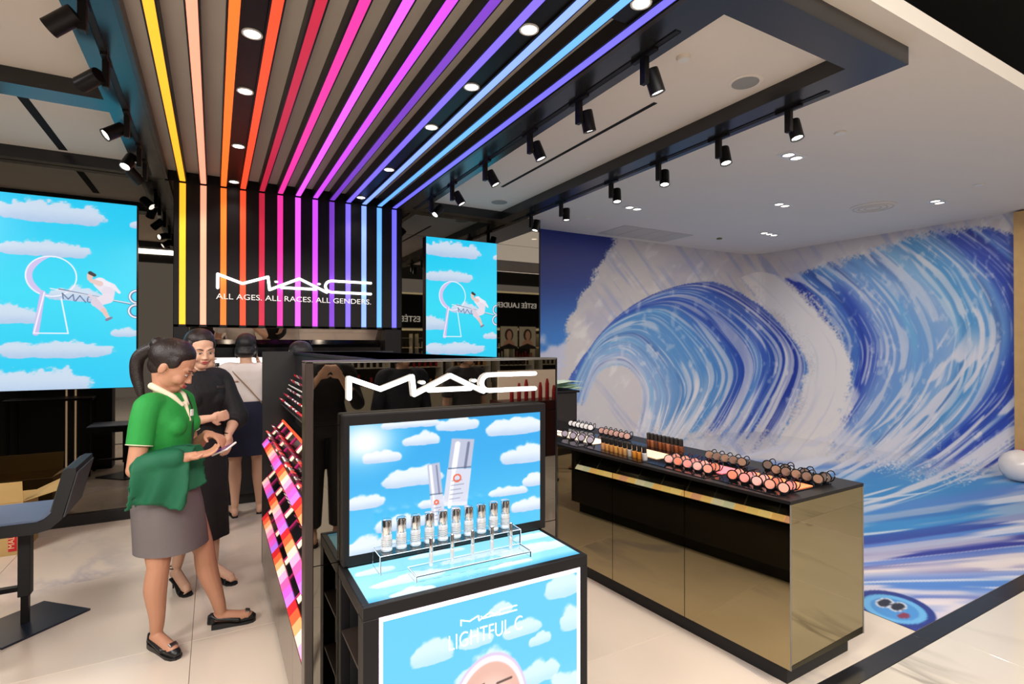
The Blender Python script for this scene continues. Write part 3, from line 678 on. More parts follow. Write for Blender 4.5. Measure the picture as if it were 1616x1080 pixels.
# ================================================================== CEILING FIXTURES
def duo(x, y, n, label, rz):
    t = empty('recessed_twin_light', (x, y, ZC), label, 'downlight', 'recessed twin lights in the white ceiling', rz=rz)
    w = .13 * n
    MB().bev(-w / 2 - .01, w / 2 + .01, -.075, .075, -.004, 0, .002).build('frame', M_white, t, local=True)
    for k in range(n):
        cx = (k - (n - 1) / 2) * .135
        MB().lathe((cx, 0, -.012), [(.055, .008), (.055, 0), (.046, 0), (.044, .006)], 20).build('lamp_ring', M_chrome, t, local=True, smooth=True)
        MB().lathe((cx, 0, -.009), [(.044, .003), (.044, 0)], 20).build('lens', M_lens2, t, local=True)
duo(4.45, 2.87, 2, 'recessed twin light in the white ceiling nearest the black frame corner', .1)
duo(5.89, 3.93, 2, 'recessed twin light in the middle of the white ceiling', .1)
duo(7.27, 5.06, 3, 'recessed triple light nearest the mural corner', .1)
duo(7.34, 2.96, 2, 'recessed twin light beside the round air diffuser', .1)
duo(4.45, 4.91, 2, 'recessed twin light near the square ceiling hatch', .1)
def disc(name, x, y, r, label, cat, m, h=.012, rings=()):
    t = MB().lathe((x, y, ZC - h), [(r * .9, 0), (r, h * .6), (r, h)], 28).build(name, M_ceil, None, smooth=True, label=label, cat=cat, loc=(x, y, ZC - h))
    if rings:
        mb = MB()
        for q in rings: mb.torus((x, y, ZC - h), (0, 0, 1), r * q, r * .03, 32, 6)
        mb.build('diffuser_ring', m, t, smooth=True)
    else: MB().lathe((x, y, ZC - h - .002), [(r * .78, 0), (r * .78, .002)], 28).build('face', m, t)
    return t
M_grille = mat('grey_speaker_mesh', (150, 148, 142), .6, noise=.1, nscale=200)
disc('ceiling_speaker', 2.94, 2.21, .105, 'round grey mesh speaker set in the ceiling near the front beam', 'speaker', M_grille, .006)
disc('ceiling_speaker', 2.90, 5.47, .12, 'round grey mesh speaker set in the ceiling near the far mirror', 'speaker', M_grille, .006)
disc('air_diffuser', 6.93, 3.45, .24, 'large round white air diffuser in the ceiling', 'air vent', M_grey, .02, (.85, .6, .35))
disc('smoke_detector', 2.37, 2.19, .04, 'small white round detector near the first canopy spotlight', 'detector', M_white, .02)
disc('smoke_detector', 4.29, 2.37, .045, 'small white round detector right of the last mural beam spotlight', 'detector', M_white, .01)
disc('smoke_detector', 6.93, 2.43, .05, 'small white round detector near the oak post', 'detector', M_white, .01)
disc('smoke_detector', 4.29, 5.59, .05, 'small white round detector over the blue sky of the mural', 'detector', M_white, .01)
h = empty('ceiling_hatch', (5.65, 6.0, ZC), 'pale grey square air return hatch in the ceiling above the mural', 'air vent')
for k in range(4): MB().bev(5.0 + k * .34, 5.33 + k * .34, 5.68, 6.3, ZC - .006, ZC, .002).build('hatch_panel', mat('hatch_paint', (196, 188, 178), .7, noise=.03), h)
MB().bev(6.86, 6.92, 5.62, 5.68, ZC - .02, ZC, .003).build('sprinkler', mat('old_brass', (120, 118, 60), .4, .6, noise=.1), None, label='small brass sprinkler on the ceiling near the mural corner', cat='sprinkler')
for x, w_, y0, y1, lb in ((2.65, .016, 2.70, 4.94, 'thin black air slot in the white ceiling between the right beams'), (-1.13, .03, 4.68, 5.84, 'black air slot in the ceiling before the left mirror'), (-1.13, .03, 2.3, 3.9, 'black air slot in the ceiling above the left front')):
    t = MB().box(x - w_, x + w_, y0, y1, ZC - .003, ZC).build('air_slot', M_void, None, label=lb, cat='air vent')

# ================================================================== WALL SCREENS
tvm = None
for x0, lb in ((-1.565, 'tall cyan wall screen left of the sign wall'), (2.172, 'tall cyan wall screen right of the sign wall')):
    t = empty('wall_screen', (x0 + .473, YM, 1.21), lb, 'screen', 'tall wall screens with the keyhole picture')
    MB().bev(x0, x0 + .946, YM - .055, YM - .002, 1.208, 2.882, .004).build('casing', M_black, t)
    if tvm is None:
        tvm = grid_print('screen_face', PM_screen, (x0 + .004, YM - .0565, 1.212), (x0 + .942, YM - .0565, 1.212), (x0 + .004, YM - .0565, 2.878), 260, 460, tv_fn, parent=t)
    else:
        o = tvm.copy(); C.objects.link(o); o.parent = t
    MB().box(x0 + .3, x0 + .6, YM - .01, YM, 1.8, 2.3).build('wall_bracket', M_steel, t)
# ================================================================== MAKE-UP STATION UNDER THE SIGN WALL
st = empty('makeup_station', (.78, 6.1, 0), 'black make-up station with a slit mirror under the sign wall', 'counter')
MB().box(-.335, 1.885, 6.28, 6.34, 0, 1.775).build('back_panel', M_black, st)
MB().box(-.335, -.22, 5.98, 6.28, .1, 1.774).build('side_post', M_black, st)
MB().box(1.70, 1.885, 5.98, 6.28, .1, 1.774).build('side_post', M_black, st)
b = MB(); b.hexa([(-.22, 6.19, 1.575), (1.70, 6.19, 1.575), (1.70, 6.22, 1.575), (-.22, 6.22, 1.575), (-.22, 6.10, 1.772), (1.70, 6.10, 1.772), (1.70, 6.13, 1.772), (-.22, 6.13, 1.772)])
b.build('tilted_mirror', mat('clear_mirror', (215, 205, 190), .02, 1, noise=.01), st)
MB().bev(-.22, 1.70, 6.08, 6.2, 1.47, 1.574, .003).build('brow_panel', M_blackg, st)
MB().box(-.22, 1.70, 6.24, 6.28, 1.15, 1.47).build('lit_back', glow('warm_white_backlight', (255, 246, 236), 1.3), st)
MB().bev(-.22, 1.70, 6.02, 6.24, 1.285, 1.30, .002).build('glass_shelf', M_white, st)
MB().bev(-.22, 1.70, 5.93, 6.24, .93, .97, .003).build('worktop', M_blackg, st)
for k in range(3): MB().bev(-.218 + k * .64, .415 + k * .64, 5.96, 6.24, .1, .928, .003).build('cupboard_door', M_blackm, st)
MB().box(-.3, 1.85, 6.0, 6.27, 0, .1).build('plinth', M_blackm, st)
cup = None
for i, x in enumerate((-.09, .02, .12, .19, .33, .6)):
    z_ = 1.3015; lb = ['dark grey glass jar on the lit shelf at its left end', 'smoky glass jar on the lit shelf, second from the left', 'black topped glass jar left of the pair on the lit shelf', 'black topped glass jar right of the pair on the lit shelf', 'small glass jar right of the white shirted person\'s head', 'glass jar behind the tall black display'][i]
    if cup is None:
        cup = empty('glass_jar', (x, 6.1, 1.3), lb, 'jar', 'jars on the lit shelf')
        MB().lathe((x, 6.1, 1.3), [(.026, 0), (.03, .01), (.03, .07), (.028, .08)], 16).build('body', mat('smoky_glass', (96, 92, 90), .1, noise=.1), cup, smooth=True)
        MB().lathe((x, 6.1, 1.381), [(.029, 0), (.03, .03), (.026, .036)], 16).build('lid', M_blackg, cup, smooth=True)
    else: copy_tree(cup, (x, 6.1, 1.3), label=lb)

# ================================================================== LIPSTICK GONDOLA
GX0, GX1, GY0, GY1 = .29, 1.20, 1.865, 4.0
go = empty('lipstick_display', (.745, 2.93, 0), 'long black display with stepped rows of lit make-up trays', 'display')
MB().box(.345, 1.145, GY0, GY1 - .01, 0, .1).build('plinth', M_blackm, go)
MB().box(.50, .99, GY0, GY1, .1, 1.55).build('core', M_blackm, go)
MB().bev(GX0, GX1, GY1, GY1 + .045, .1, 1.553, .002).build('end_panel', M_blackm, go)
MB().box(.485, 1.005, GY0, GY1, 1.535, 1.55).build('top_edge', M_black, go)
M_cab = mat('grey_brown_lacquer', (120, 110, 100), .22, .6, noise=.06, nscale=3)
for s, (xa, xb) in ((0, (GX0, .50)), (1, (.99, GX1))):
    for k in range(4):
        ya = GY0 + k * .535
        MB().bev(xa, xb, ya + .001, ya + .534, .1, .395, .002).build('door_panel', M_cab if s == 0 else M_blackg, go)
GRAD = [(196, 34, 40), (240, 84, 48), (255, 150, 96), (255, 190, 176), (250, 150, 184), (236, 84, 150), (214, 84, 188), (176, 110, 224)]
CELL = [glow('lit_graphic_%d' % i, c, .8) for i, c in enumerate(GRAD)]
WARM = [glow('lit_graphic_warm_%d' % i, c, 1.0) for i, c in enumerate([(236, 240, 236), (220, 232, 226), (255, 214, 150), (250, 226, 160), (255, 236, 176), (250, 210, 150), (245, 190, 170), (255, 225, 160)])]
M_cream = glow('lit_cream_card', (250, 226, 190), .75)
M_mag = mat('magenta_divider', (190, 40, 110), .3, emit=.25, noise=.05)
M_tray = mat('tray_black_gloss', (20, 17, 19), .15, noise=.1)
tiers = []
def tray(side, xa, za, xb, zb, ya, yb, tier):
    """sloping tray from the lip (xa, za) up to the back edge (xb, zb); side mirrors it to the other face"""
    fx = (lambda x: x) if side == 0 else (lambda x: 1.49 - x)
    dx, dz = xb - xa, zb - za; L = math.hypot(dx, dz); ux, uz = dx / L, dz / L; nx, nz = -uz, ux
    P = lambda a, h: (fx(xa + ux * a + nx * h), za + uz * a + nz * h)
    def slab(a0, a1, h0, h1, y0, y1): p = [P(a0, h0), P(a1, h0), P(a1, h1), P(a0, h1)]; return MB().prism(p, y0, y1, 'Y')
    tr = slab(0, L, -.014, 0, ya, yb).build('sloped_tray', M_tray, go)
    MB().prism([P(0, -.014), P(L, -.014), (fx(.505), zb - .02), (fx(.505), za - .02), P(.02, -.03)], ya, yb, 'Y').build('tray_support', M_blackm, go)
    return P, slab, L, tr
for ti, (xa, za, xb, zb) in enumerate([(.29, .412, .452, .585), (.29, .655, .452, .828), (.29, .918, .427, 1.075)]):
    for side in (0, 1):
        P, slab, L, tr = tray(side, xa, za, xb, zb, GY0, GY1 - .002, ti)
        n = 24; w_ = (GY1 - .004 - GY0) / n
        for k in range(n):
            y = GY1 - .004 - (k + 1) * w_
            m = (CELL[(k + ti * 3) % 8] if side == 0 else WARM[(k + ti) % 8])
            slab(.002, .05, .0, .006, y + .001, y + w_ - .001).build('light_cell', m, tr)
        if ti == 2 and side == 0: slab(L - .014, L, 0, .012, GY0, GY1 - .004).build('red_edge_light', CELL[1], tr)
        for k in range(9):
            y = GY1 - .01 - k * .236; slab(.052, L - .002, 0, .009, y - .005, y - .002).build('divider', M_mag if side == 0 else M_steel, tr)
            if side == 0 and k % 2 == 0: slab(.058, L * .95, 0, .003, y - .062, y - .010).build('cream_card', M_cream, tr)
        if side == 0: tiers.append((P, L, ti))
P, slab, L, tr = tray(0, .415, 1.18, .50, 1.29, GY0, GY1 - .002, 3); tiers.append((P, L, 3))
P2, slab2, L2, tr2 = tray(0, .475, 1.30, .56, 1.40, GY0, GY1 - .002, 4); tiers.append((P2, L2, 4))
slab(0, .006, 0, .014, GY0, GY1 - .004).build('tray_lip', M_steel, tr)
slab2(0, .006, 0, .03, GY0, GY1 - .004).build('white_lip', M_white, tr2)
lip = {}
TN = ['lowest tray', 'middle tray', 'topmost pink lit tray', 'dark tray above the lit ones', 'uppermost dark tray']; CN = ['red', 'silver', 'plum', 'coral']
def lipstick(key, p, ax, cap):
    if key not in lip:
        t = empty('lipstick', p, '%s tipped lipstick in the %s of the lipstick display' % (CN[key[1]], TN[key[0]]), 'lipstick', '%s tipped lipsticks in the %s' % (CN[key[1]], TN[key[0]]))
        MB().lathe(p, [(.0085, 0), (.0085, .026), (.0075, .0265)], 8, ax).build('case', M_blackg, t, smooth=True)
        MB().lathe(Vector(p) + Vector(ax) * .027, [(.0068, 0), (.0068, .02), (.003, .03)], 8, ax).build('colour_tip', cap, t, smooth=True)
        lip[key] = t
    else: copy_tree(lip[key], p)
LC = [mat('lip_red', (190, 20, 40), .3, noise=.05), mat('lip_silver', (200, 198, 200), .25, .8, noise=.05), mat('lip_plum', (120, 24, 60), .3, noise=.05), mat('lip_coral', (230, 90, 80), .3, noise=.05)]
rr = random.Random(4)
for P, L, ti in tiers:
    rows = {0: (.13,), 1: (.13,), 2: (.09, .14), 3: (.03, .07, .11), 4: (.035, .075)}[ti]
    nn = {0: 24, 1: 24, 2: 30, 3: 36, 4: 36}[ti]
    a, b = P(0, 0), P(0, 1); ax = (b[0] - a[0], 0, b[1] - a[1])
    for r_ in rows:
        for k in range(nn):
            y = GY1 - .09 - k * (GY1 - GY0 - .1) / nn
            if abs(((GY1 - .01 - y) % .236) - .004) < .012: continue
            q = P(r_, .001); c = rr.choice((0, 1, 2, 3)) if ti < 3 else rr.choice((0, 1, 1, 2))
            lipstick((ti, c), (q[0], y, q[1]), ax, LC[c])

# ================================================================== MIRRORED TOWER
tw = empty('brand_tower', (.737, 1.83, 0), 'tall mirrored tower with the glowing white wordmark facing the aisle', 'display')
MB().box(.255, 1.219, 1.806, 1.862, 0, 1.543).build('body', M_black, tw)
MB().bev(.253, .279, 1.798, 1.864, 0, 1.546, .002).build('side_frame', M_brown, tw)
MB().bev(1.213, 1.221, 1.798, 1.864, 0, 1.546, .001).build('side_frame', M_blackg, tw)
MB().bev(.253, 1.221, 1.798, 1.864, 1.540, 1.548, .001).build('top_frame', M_steel, tw)
for z0, z1 in ((.1, .886), (.889, 1.335), (1.338, 1.539)): MB().box(.280, 1.212, 1.800, 1.806, z0, z1).build('mirror_panel', M_mirror, tw)
mac_logo(.389, 1.107, 1.424, 1.490, 1.788, .0082).build('lit_wordmark', M_logo, tw, smooth=True, label='glowing white M A C wordmark')

# ================================================================== PODIUM WITH LIGHT BOXES AND SCREEN
po = empty('podium', (.74, 1.63, 0), 'black podium with cloud printed light boxes on its top and front', 'display')
PX0, PX1, PY0, PY1 = .357, 1.12, 1.466, 1.797
b = MB(); b.box(PX0 + .36, PX1, PY0 + .02, PY1, .0, .868); b.build('carcass', M_black, po)
MB().bev(PX0, PX1, PY0, PY0 + .022, .842, .88, .002).build('top_frame', M_black, po)
MB().bev(PX0, PX0 + .021, PY0 + .022, PY1, .842, .88, .002).build('top_frame', M_black, po)
MB().bev(PX1 - .014, PX1, PY0 + .022, PY1, .842, .88, .002).build('top_frame', M_black, po)
MB().bev(PX0 + .021, PX1 - .014, 1.757, PY1, .842, .88, .002).build('top_frame', M_black, po)
MB().bev(PX0, .401, PY0, PY0 + .06, 0, .842, .002).build('front_post', M_black, po)
MB().bev(1.090, PX1, PY0, PY0 + .06, 0, .842, .002).build('front_post', M_black, po)
MB().bev(.401, 1.09, PY0, PY0 + .06, 0, .13, .002).build('bottom_rail', M_black, po)
MB().bev(PX0, PX0 + .03, 1.765, PY1, 0, .842, .002).build('rear_post', M_black, po)
for z in (.28, .48, .68, .838): MB().box(PX0 + .004, PX0 + .36, PY0 + .06, 1.765, z - .008, z).build('shelf', M_brown, po)
MB().box(PX0 + .03, PX0 + .36, 1.765, PY1, 0, .84).build('rear_panel', M_blackm, po)
MB().box(.379, 1.106, 1.488, 1.757, .862, .876).build('top_light_panel', M_white, po)
grid_print('top_film', PM_box, (.379, 1.488, .8775), (1.106, 1.488, .8775), (.379, 1.757, .8775), 260, 100, top_fn, parent=po)
MB().box(.401, 1.09, PY0 + .008, PY0 + .06, .13, .842).build('front_light_panel', M_white, po)
MB().bev(.401, 1.09, PY0 + .001, PY0 + .008, .828, .842, .001).build('lit_border', glow('pinkish_lit_border', (236, 216, 232), .9), po)
for xa in (.401, 1.079): MB().bev(xa, xa + .011, PY0 + .001, PY0 + .008, .13, .828, .001).build('lit_border', MATS['pinkish_lit_border'], po)
grid_print('front_film', PM_box, (.412, PY0 + .006, .13), (1.079, PY0 + .006, .13), (.412, PY0 + .006, .828), 300, 310, lightbox_fn, parent=po)
M_wlet = glow('white_lit_letter', (255, 255, 255), 1.6)
mac_logo(.655, .835, .756, .772, PY0 + .003, .0017).build('wordmark', M_wlet, po, smooth=True)
text('headline', 'LIGHTFUL C', M_wlet, po, (.606, PY0 + .004, .690), .066, ext=.0008, xs=.72, bold=-.0012)
tx = po.children[-1]; bpy.context.view_layer.update(); tx.scale = (.272 / max(tx.dimensions.x / .72, .01) , 1, 1)
sn = empty('video_screen', (.75, 1.778, .885), 'flat screen showing silver bottles floating among clouds', 'screen')
MB().bev(.362, 1.135, 1.752, 1.7995, .8825, 1.372, .004).build('casing', M_black, sn)
grid_print('screen_face', PM_screen, (.382, 1.7512, .918), (1.108, 1.7512, .918), (.382, 1.7512, 1.338), 330, 200, screen_fn, parent=sn)
def acrylic(x0, x1, y0, y1, z0, z1, label, t=.004):
    o = empty('acrylic_riser', ((x0 + x1) / 2, (y0 + y1) / 2, z0), label, 'riser', 'clear acrylic risers on the podium')
    MB().box(x0, x1, y0, y1, z1 - t, z1).build('top_plate', M_acr, o)
    MB().box(x0, x1, y0, y0 + t, z0, z1 - t).build('front_plate', M_acr, o)
    MB().box(x0, x0 + t, y0 + t, y1, z0, z1 - t).build('side_plate', M_acr, o); MB().box(x1 - t, x1, y0 + t, y1, z0, z1 - t).build('side_plate', M_acr, o)
    e = MB()
    for a, b_ in (((x0, y0, z1), (x1, y0, z1)), ((x0, y1, z1), (x1, y1, z1)), ((x0, y0, z1), (x0, y1, z1)), ((x1, y0, z1), (x1, y1, z1)), ((x0, y0, z0 + .001), (x0, y0, z1)), ((x1, y0, z0 + .001), (x1, y0, z1))): e.cyl(a, b_, .0013, n=6)
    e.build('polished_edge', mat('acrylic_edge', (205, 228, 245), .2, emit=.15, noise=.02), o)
    return o
RZ = .935
acrylic(.455, .965, 1.655, 1.745, .878, RZ, 'tall clear acrylic riser carrying ten silver bottles')
acrylic(.535, .945, 1.548, 1.625, .878, .898, 'low clear acrylic riser carrying five slim silver tubes')
text('riser_lettering', 'LIGHTFUL C', mat('pale_blue_letter', (110, 170, 205), .4, noise=.02), po, (.66, 1.505, .8785), .022, rot=(0, 0, 0), ext=.0003)
M_silver = mat('silver_bottle', (215, 214, 216), .12, .95, noise=.05, nscale=60)
M_silver2 = mat('clear_silver_body', (225, 226, 230), .28, .55, noise=.15, nscale=90)
ORD = ['leftmost', 'second from the left', 'third from the left', 'fourth from the left', 'fifth from the left', 'fifth from the right', 'fourth from the right', 'third from the right', 'second from the right', 'rightmost']
bt = None
for i in range(10):
    x = .489 + i * (.925 - .489) / 9; lb = 'chrome capped silver bottle on the tall acrylic riser, ' + ORD[i]
    p = (x, 1.70, RZ)
    if bt is None:
        bt = empty('serum_bottle', p, lb, 'bottle', 'ten silver bottles on the riser')
        MB().lathe(p, [(.0165, 0), (.0185, .002), (.0185, .008), (.0165, .010), (.0172, .03), (.0165, .050), (.015, .053)], 20).build('body', M_silver2, bt, smooth=True)
        MB().lathe((x, 1.70, RZ + .053), [(.0162, 0), (.0165, .004), (.0165, .043), (.0150, .047), (.008, .049)], 20).build('cap', M_chrome, bt, smooth=True)
        bb = bt.children[0]
        for z in (.018, .024, .030, .036): MB().torus((x, 1.70, RZ + z), (0, 0, 1), .0171, .0005, 20, 4).build('printed_line', M_blackg, bb)
    else: copy_tree(bt, p, label=lb)
tb = None
for i in range(5):
    x = .603 + i * (.893 - .603) / 4; p = (x, 1.60, .898); lb = 'slim silver tube standing on the low acrylic riser, ' + ['leftmost', 'second from the left', 'in the middle', 'second from the right', 'rightmost'][i]
    if tb is None:
        tb = empty('serum_tube', p, lb, 'tube', 'five slim silver tubes')
        MB().lathe(p, [(.0058, 0), (.0062, .002), (.0062, .042), (.0055, .043)], 14).build('body', M_silver2, tb, smooth=True)
        MB().lathe((x, 1.60, .941), [(.0060, 0), (.0062, .003), (.0062, .043), (.0045, .046)], 14).build('cap', M_chrome, tb, smooth=True)
    else: copy_tree(tb, p, label=lb)

# ================================================================== LONG MIRRORED COUNTER
A, B, Cc, D = (2.31, 1.505), (2.945, 1.52), (2.86, 4.35), (2.085, 4.35)
lerp = lambda p, q, t: (p[0] + (q[0] - p[0]) * t, p[1] + (q[1] - p[1]) * t)
ct = empty('mirrored_counter', (2.55, 2.9, 0), 'long low counter with bronze mirror sides and a black top', 'counter')
ins = lambda p, d: (p[0] + (2.55 - p[0]) / abs(2.55 - p[0]) * d, p[1] + (2.9 - p[1]) / abs(2.9 - p[1]) * d)
MB().prism([ins(p, .05) for p in (A, B, Cc, D)], 0, .1).build('plinth', M_blackm, ct)
MB().prism([ins(p, .008) for p in (A, B, Cc, D)], .1, .862).build('carcass', M_black, ct)
MB().prism([ins(p, -.003) for p in (A, B, Cc, D)], .864, .88).build('worktop', M_black, ct)
def vpanel(p, q, z0, z1, t, m, name):
    d = Vector((q[0] - p[0], q[1] - p[1], 0)).normalized(); nrm = Vector((d.y, -d.x, 0)); c = Vector((2.55, 2.9, 0)) - Vector((p[0], p[1], 0))
    if nrm.dot(c) < 0: nrm = -nrm
    P0 = Vector((p[0], p[1], 0)) + d * .002; Q0 = Vector((q[0], q[1], 0)) - d * .002; P1 = P0 + nrm * t; Q1 = Q0 + nrm * t
    f = lambda v, z: (v.x, v.y, z)
    return MB().hexa([f(P0, z0), f(Q0, z0), f(Q1, z0), f(P1, z0), f(P0, z1), f(Q0, z1), f(Q1, z1), f(P1, z1)]).build(name, m, ct)
ys = [1.505, 2.092, 2.645, 3.2, 3.76, 4.35]
for a, b_ in zip(ys[:-1], ys[1:]):
    f = lambda y: lerp(A, D, (y - 1.505) / (4.35 - 1.505))
    vpanel(f(a), f(b_), .102, .862, .007, M_mirrorc, 'mirror_door')
vpanel(A, B, .102, .862, .007, M_mirrorc, 'mirror_end')
vpanel(B, Cc, .102, .862, .007, M_black, 'back_panel')
for p in (A, B): MB().cyl((p[0] + .002, p[1], .102), (p[0] + .002, p[1], .863), .0035, n=8).build('corner_trim', M_steel, ct)
INL = [((255, 130, 80), 1.60, 1.95), ((255, 120, 130), 2.0, 2.42), ((255, 205, 160), 2.46, 3.0), ((255, 226, 196), 3.05, 3.55), ((250, 222, 205), 3.6, 4.15)]
for i, (c, ya, yb) in enumerate(INL):
    sx = -.067 * ((ya + yb) / 2 - 1.5) / 1.0
    MB().bev(2.345 + sx, 2.80 + sx, ya - .015, yb + .015, .8805, .884, .001).build('insert_tray', M_blackg, ct)
    MB().bev(2.50 + sx, 2.66 + sx, ya, yb, .884, .888, .001).build('lit_insert', glow('lit_insert_%d' % i, c, .95), ct)
M_rim = M_blackg
def compact(p, col, label, group, r=.029, face=(-.62, -.62, .48), lid=True, key=None, cache={}):
    k = (col, r, lid)
    if k in cache: return copy_tree(cache[k], p, label=label)
    x, y, z = p; f = Vector(face).normalized()
    t = empty('powder_compact', p, label, 'make-up compact', group); cache[k] = t
    up = (Vector((0, 0, 1)) - f * f.z).normalized(); c = Vector((x, y, z)) + up * r * .98 + f * .008
    MB().lathe(c - f * .006, [(r * .92, 0), (r, .002), (r, .009), (r * .9, .0105), (r * .88, .008)], 24, f).build('case', M_rim, t, smooth=True)
    MB().lathe(c + f * .0025, [(r * .78, 0), (r * .76, .0022), (r * .3, .003)], 20, f).build('powder', mat('powder_%d_%d_%d' % col, col, .7, noise=.06, nscale=60), t, smooth=True)
    MB().box(x - .012, x + .012, y - .008, y + .012, z, z + .012).build('stand', M_blackg, t)
    if lid:
        side = up.cross(f).normalized(); f2 = (f * .5 - side * .85 + Vector((0, 0, .1))).normalized(); c2 = c + side * r * .9 - f * .012 + up * .012
        MB().torus(c2, f2, r * 1.0, .003, 24, 6).build('open_lid', M_rim, t, smooth=True)
    return t
BL = [(214, 138, 120), (206, 128, 108), (216, 148, 138), (222, 124, 116), (212, 112, 84), (224, 152, 140), (204, 130, 126)]
YO = ['nearest', 'second', 'third', 'fourth', 'fifth', 'sixth', 'seventh']
for ti, (y0, nm) in enumerate(((1.582, 'coral lit tray'), (2.03, 'pink lit tray'))):
    for k in range(5):
        for rw, x in enumerate((2.378, 2.452)):
            if rw == 1 and k == 1 and ti == 0: pass
            y = y0 + k * .072 + rw * .012
            compact((x - .067 * (y - 1.5) * .0, y, .884), BL[(k + rw * 3 + ti) % 7], 'open blush compact, %s row of the %s, %s from the near end' % (('front', 'second')[rw], nm, YO[k]), 'blush compacts on the mirrored counter')
    for k in range(5):
        y = y0 + .02 + k * .058
        compact((2.69, y, .884), ((122, 88, 66), (104, 74, 58))[k % 2], 'bronze powder compact behind the %s, %s from the near end' % (nm, YO[k]), 'bronze compacts on the mirrored counter')
for k in range(4):
    compact((2.755, 1.60 + k * .11, .884), (86, 66, 54), 'dark compact at the wall side of the coral tray, %s from the near end' % YO[k], 'dark compacts on the mirrored counter')
def foundation(p, col, label, group, hh=.076, cache={}, tilt=(-.12, -.05, 1)):
    k = col
    if k in cache: return copy_tree(cache[k], p, label=label)
    t = empty('foundation_bottle', p, label, 'bottle', group); cache[k] = t; ax = Vector(tilt).normalized(); q = Vector(p)
    MB().lathe(q, [(.0145, 0), (.017, .003), (.017, hh * .58), (.013, hh * .62)], 14, ax).build('body', mat('foundation_%d_%d_%d' % col, col, .25, noise=.05), t, smooth=True)
    MB().lathe(q + ax * hh * .62, [(.014, 0), (.0145, .003), (.0145, hh * .5), (.012, hh * .53)], 14, ax).build('cap', M_blackm, t, smooth=True)
    return t
FC = [(232, 170, 120), (236, 168, 96), (230, 160, 88), (238, 172, 92), (226, 160, 90), (224, 168, 104), (206, 196, 186), (232, 150, 60), (228, 146, 52), (196, 192, 192)]
NUM = ['first', 'second', 'third', 'fourth', 'fifth', 'sixth', 'seventh', 'eighth', 'ninth', 'tenth']
for k in range(10): foundation((2.335 + .0 * k, 2.475 + (9 - k) * .0445, .884), FC[k], 'orange foundation bottle with black cap, front row, %s from the far end' % NUM[k], 'foundation bottles in the front row')
for k in range(9): foundation((2.68 - .0 * k, 2.50 + k * .037, .884), [(112, 62, 36), (140, 78, 42), (96, 58, 44), (158, 96, 60)][k % 4], 'dark brown foundation bottle, back row, %s from the near end' % NUM[k], 'foundation bottles in the back row', hh=.084)
for k in range(7): compact((2.36 + (k % 2) * .05, 3.06 + k * .052, .884), (150, 140, 152), 'grey shimmer compact on the far half of the counter, %s from the front' % NUM[k], 'grey compacts on the far half of the counter', lid=False)
for k in range(6): compact((2.72, 3.52 + k * .055, .884), (206, 202, 200), 'silver compact at the far back edge of the counter, %s from the front' % NUM[k], 'silver compacts on the far half of the counter', lid=True)
for k in range(6): compact((2.70, 3.05 + k * .06, .884), (168, 128, 116), 'rosy compact at the back edge past the dark bottles, %s from the front' % NUM[k], 'rosy compacts on the far half of the counter', lid=True)
en = empty('side_cabinet', (2.62, 4.62, 0), 'tall dark cabinet standing at the far end of the mirrored counter', 'cabinet')
MB().bev(2.30, 3.20, 4.36, 4.86, .08, 1.12, .003).build('carcass', mat('dark_brown_laminate', (40, 34, 32), .4, noise=.1), en)
MB().box(2.34, 3.02, 4.40, 4.82, 0, .08).build('plinth', M_blackm, en); MB().bev(2.28, 3.22, 4.34, 4.88, 1.12, 1.14, .002).build('top', M_black, en)
M_paper = mat('pale_green_paper', (206, 226, 204), .8, noise=.04)
pb = MB(); rr = random.Random(3)
for k in range(5):
    z = 1.162 + k * .006; a = rr.uniform(-.15, .15); pts = []
    for i in range(5):
        for j in range(2): pts.append((2.72 + i * .15 + rr.uniform(-.01, .01), 4.42 + j * .28 + a * i * .2, z + .018 * math.sin(i * 1.2 + k) + (.02 if k > 2 else 0)))
    pb.add(pts + [(p[0], p[1], p[2] + .0015) for p in pts], [(i * 2, i * 2 + 1, i * 2 + 3, i * 2 + 2) for i in range(4)] + [(10 + i * 2, 12 + i * 2, 13 + i * 2, 11 + i * 2) for i in range(4)])
pb.build('paper_sheets', M_paper, None, label='loose pale green sheets of paper on the tall dark cabinet', cat='paper')

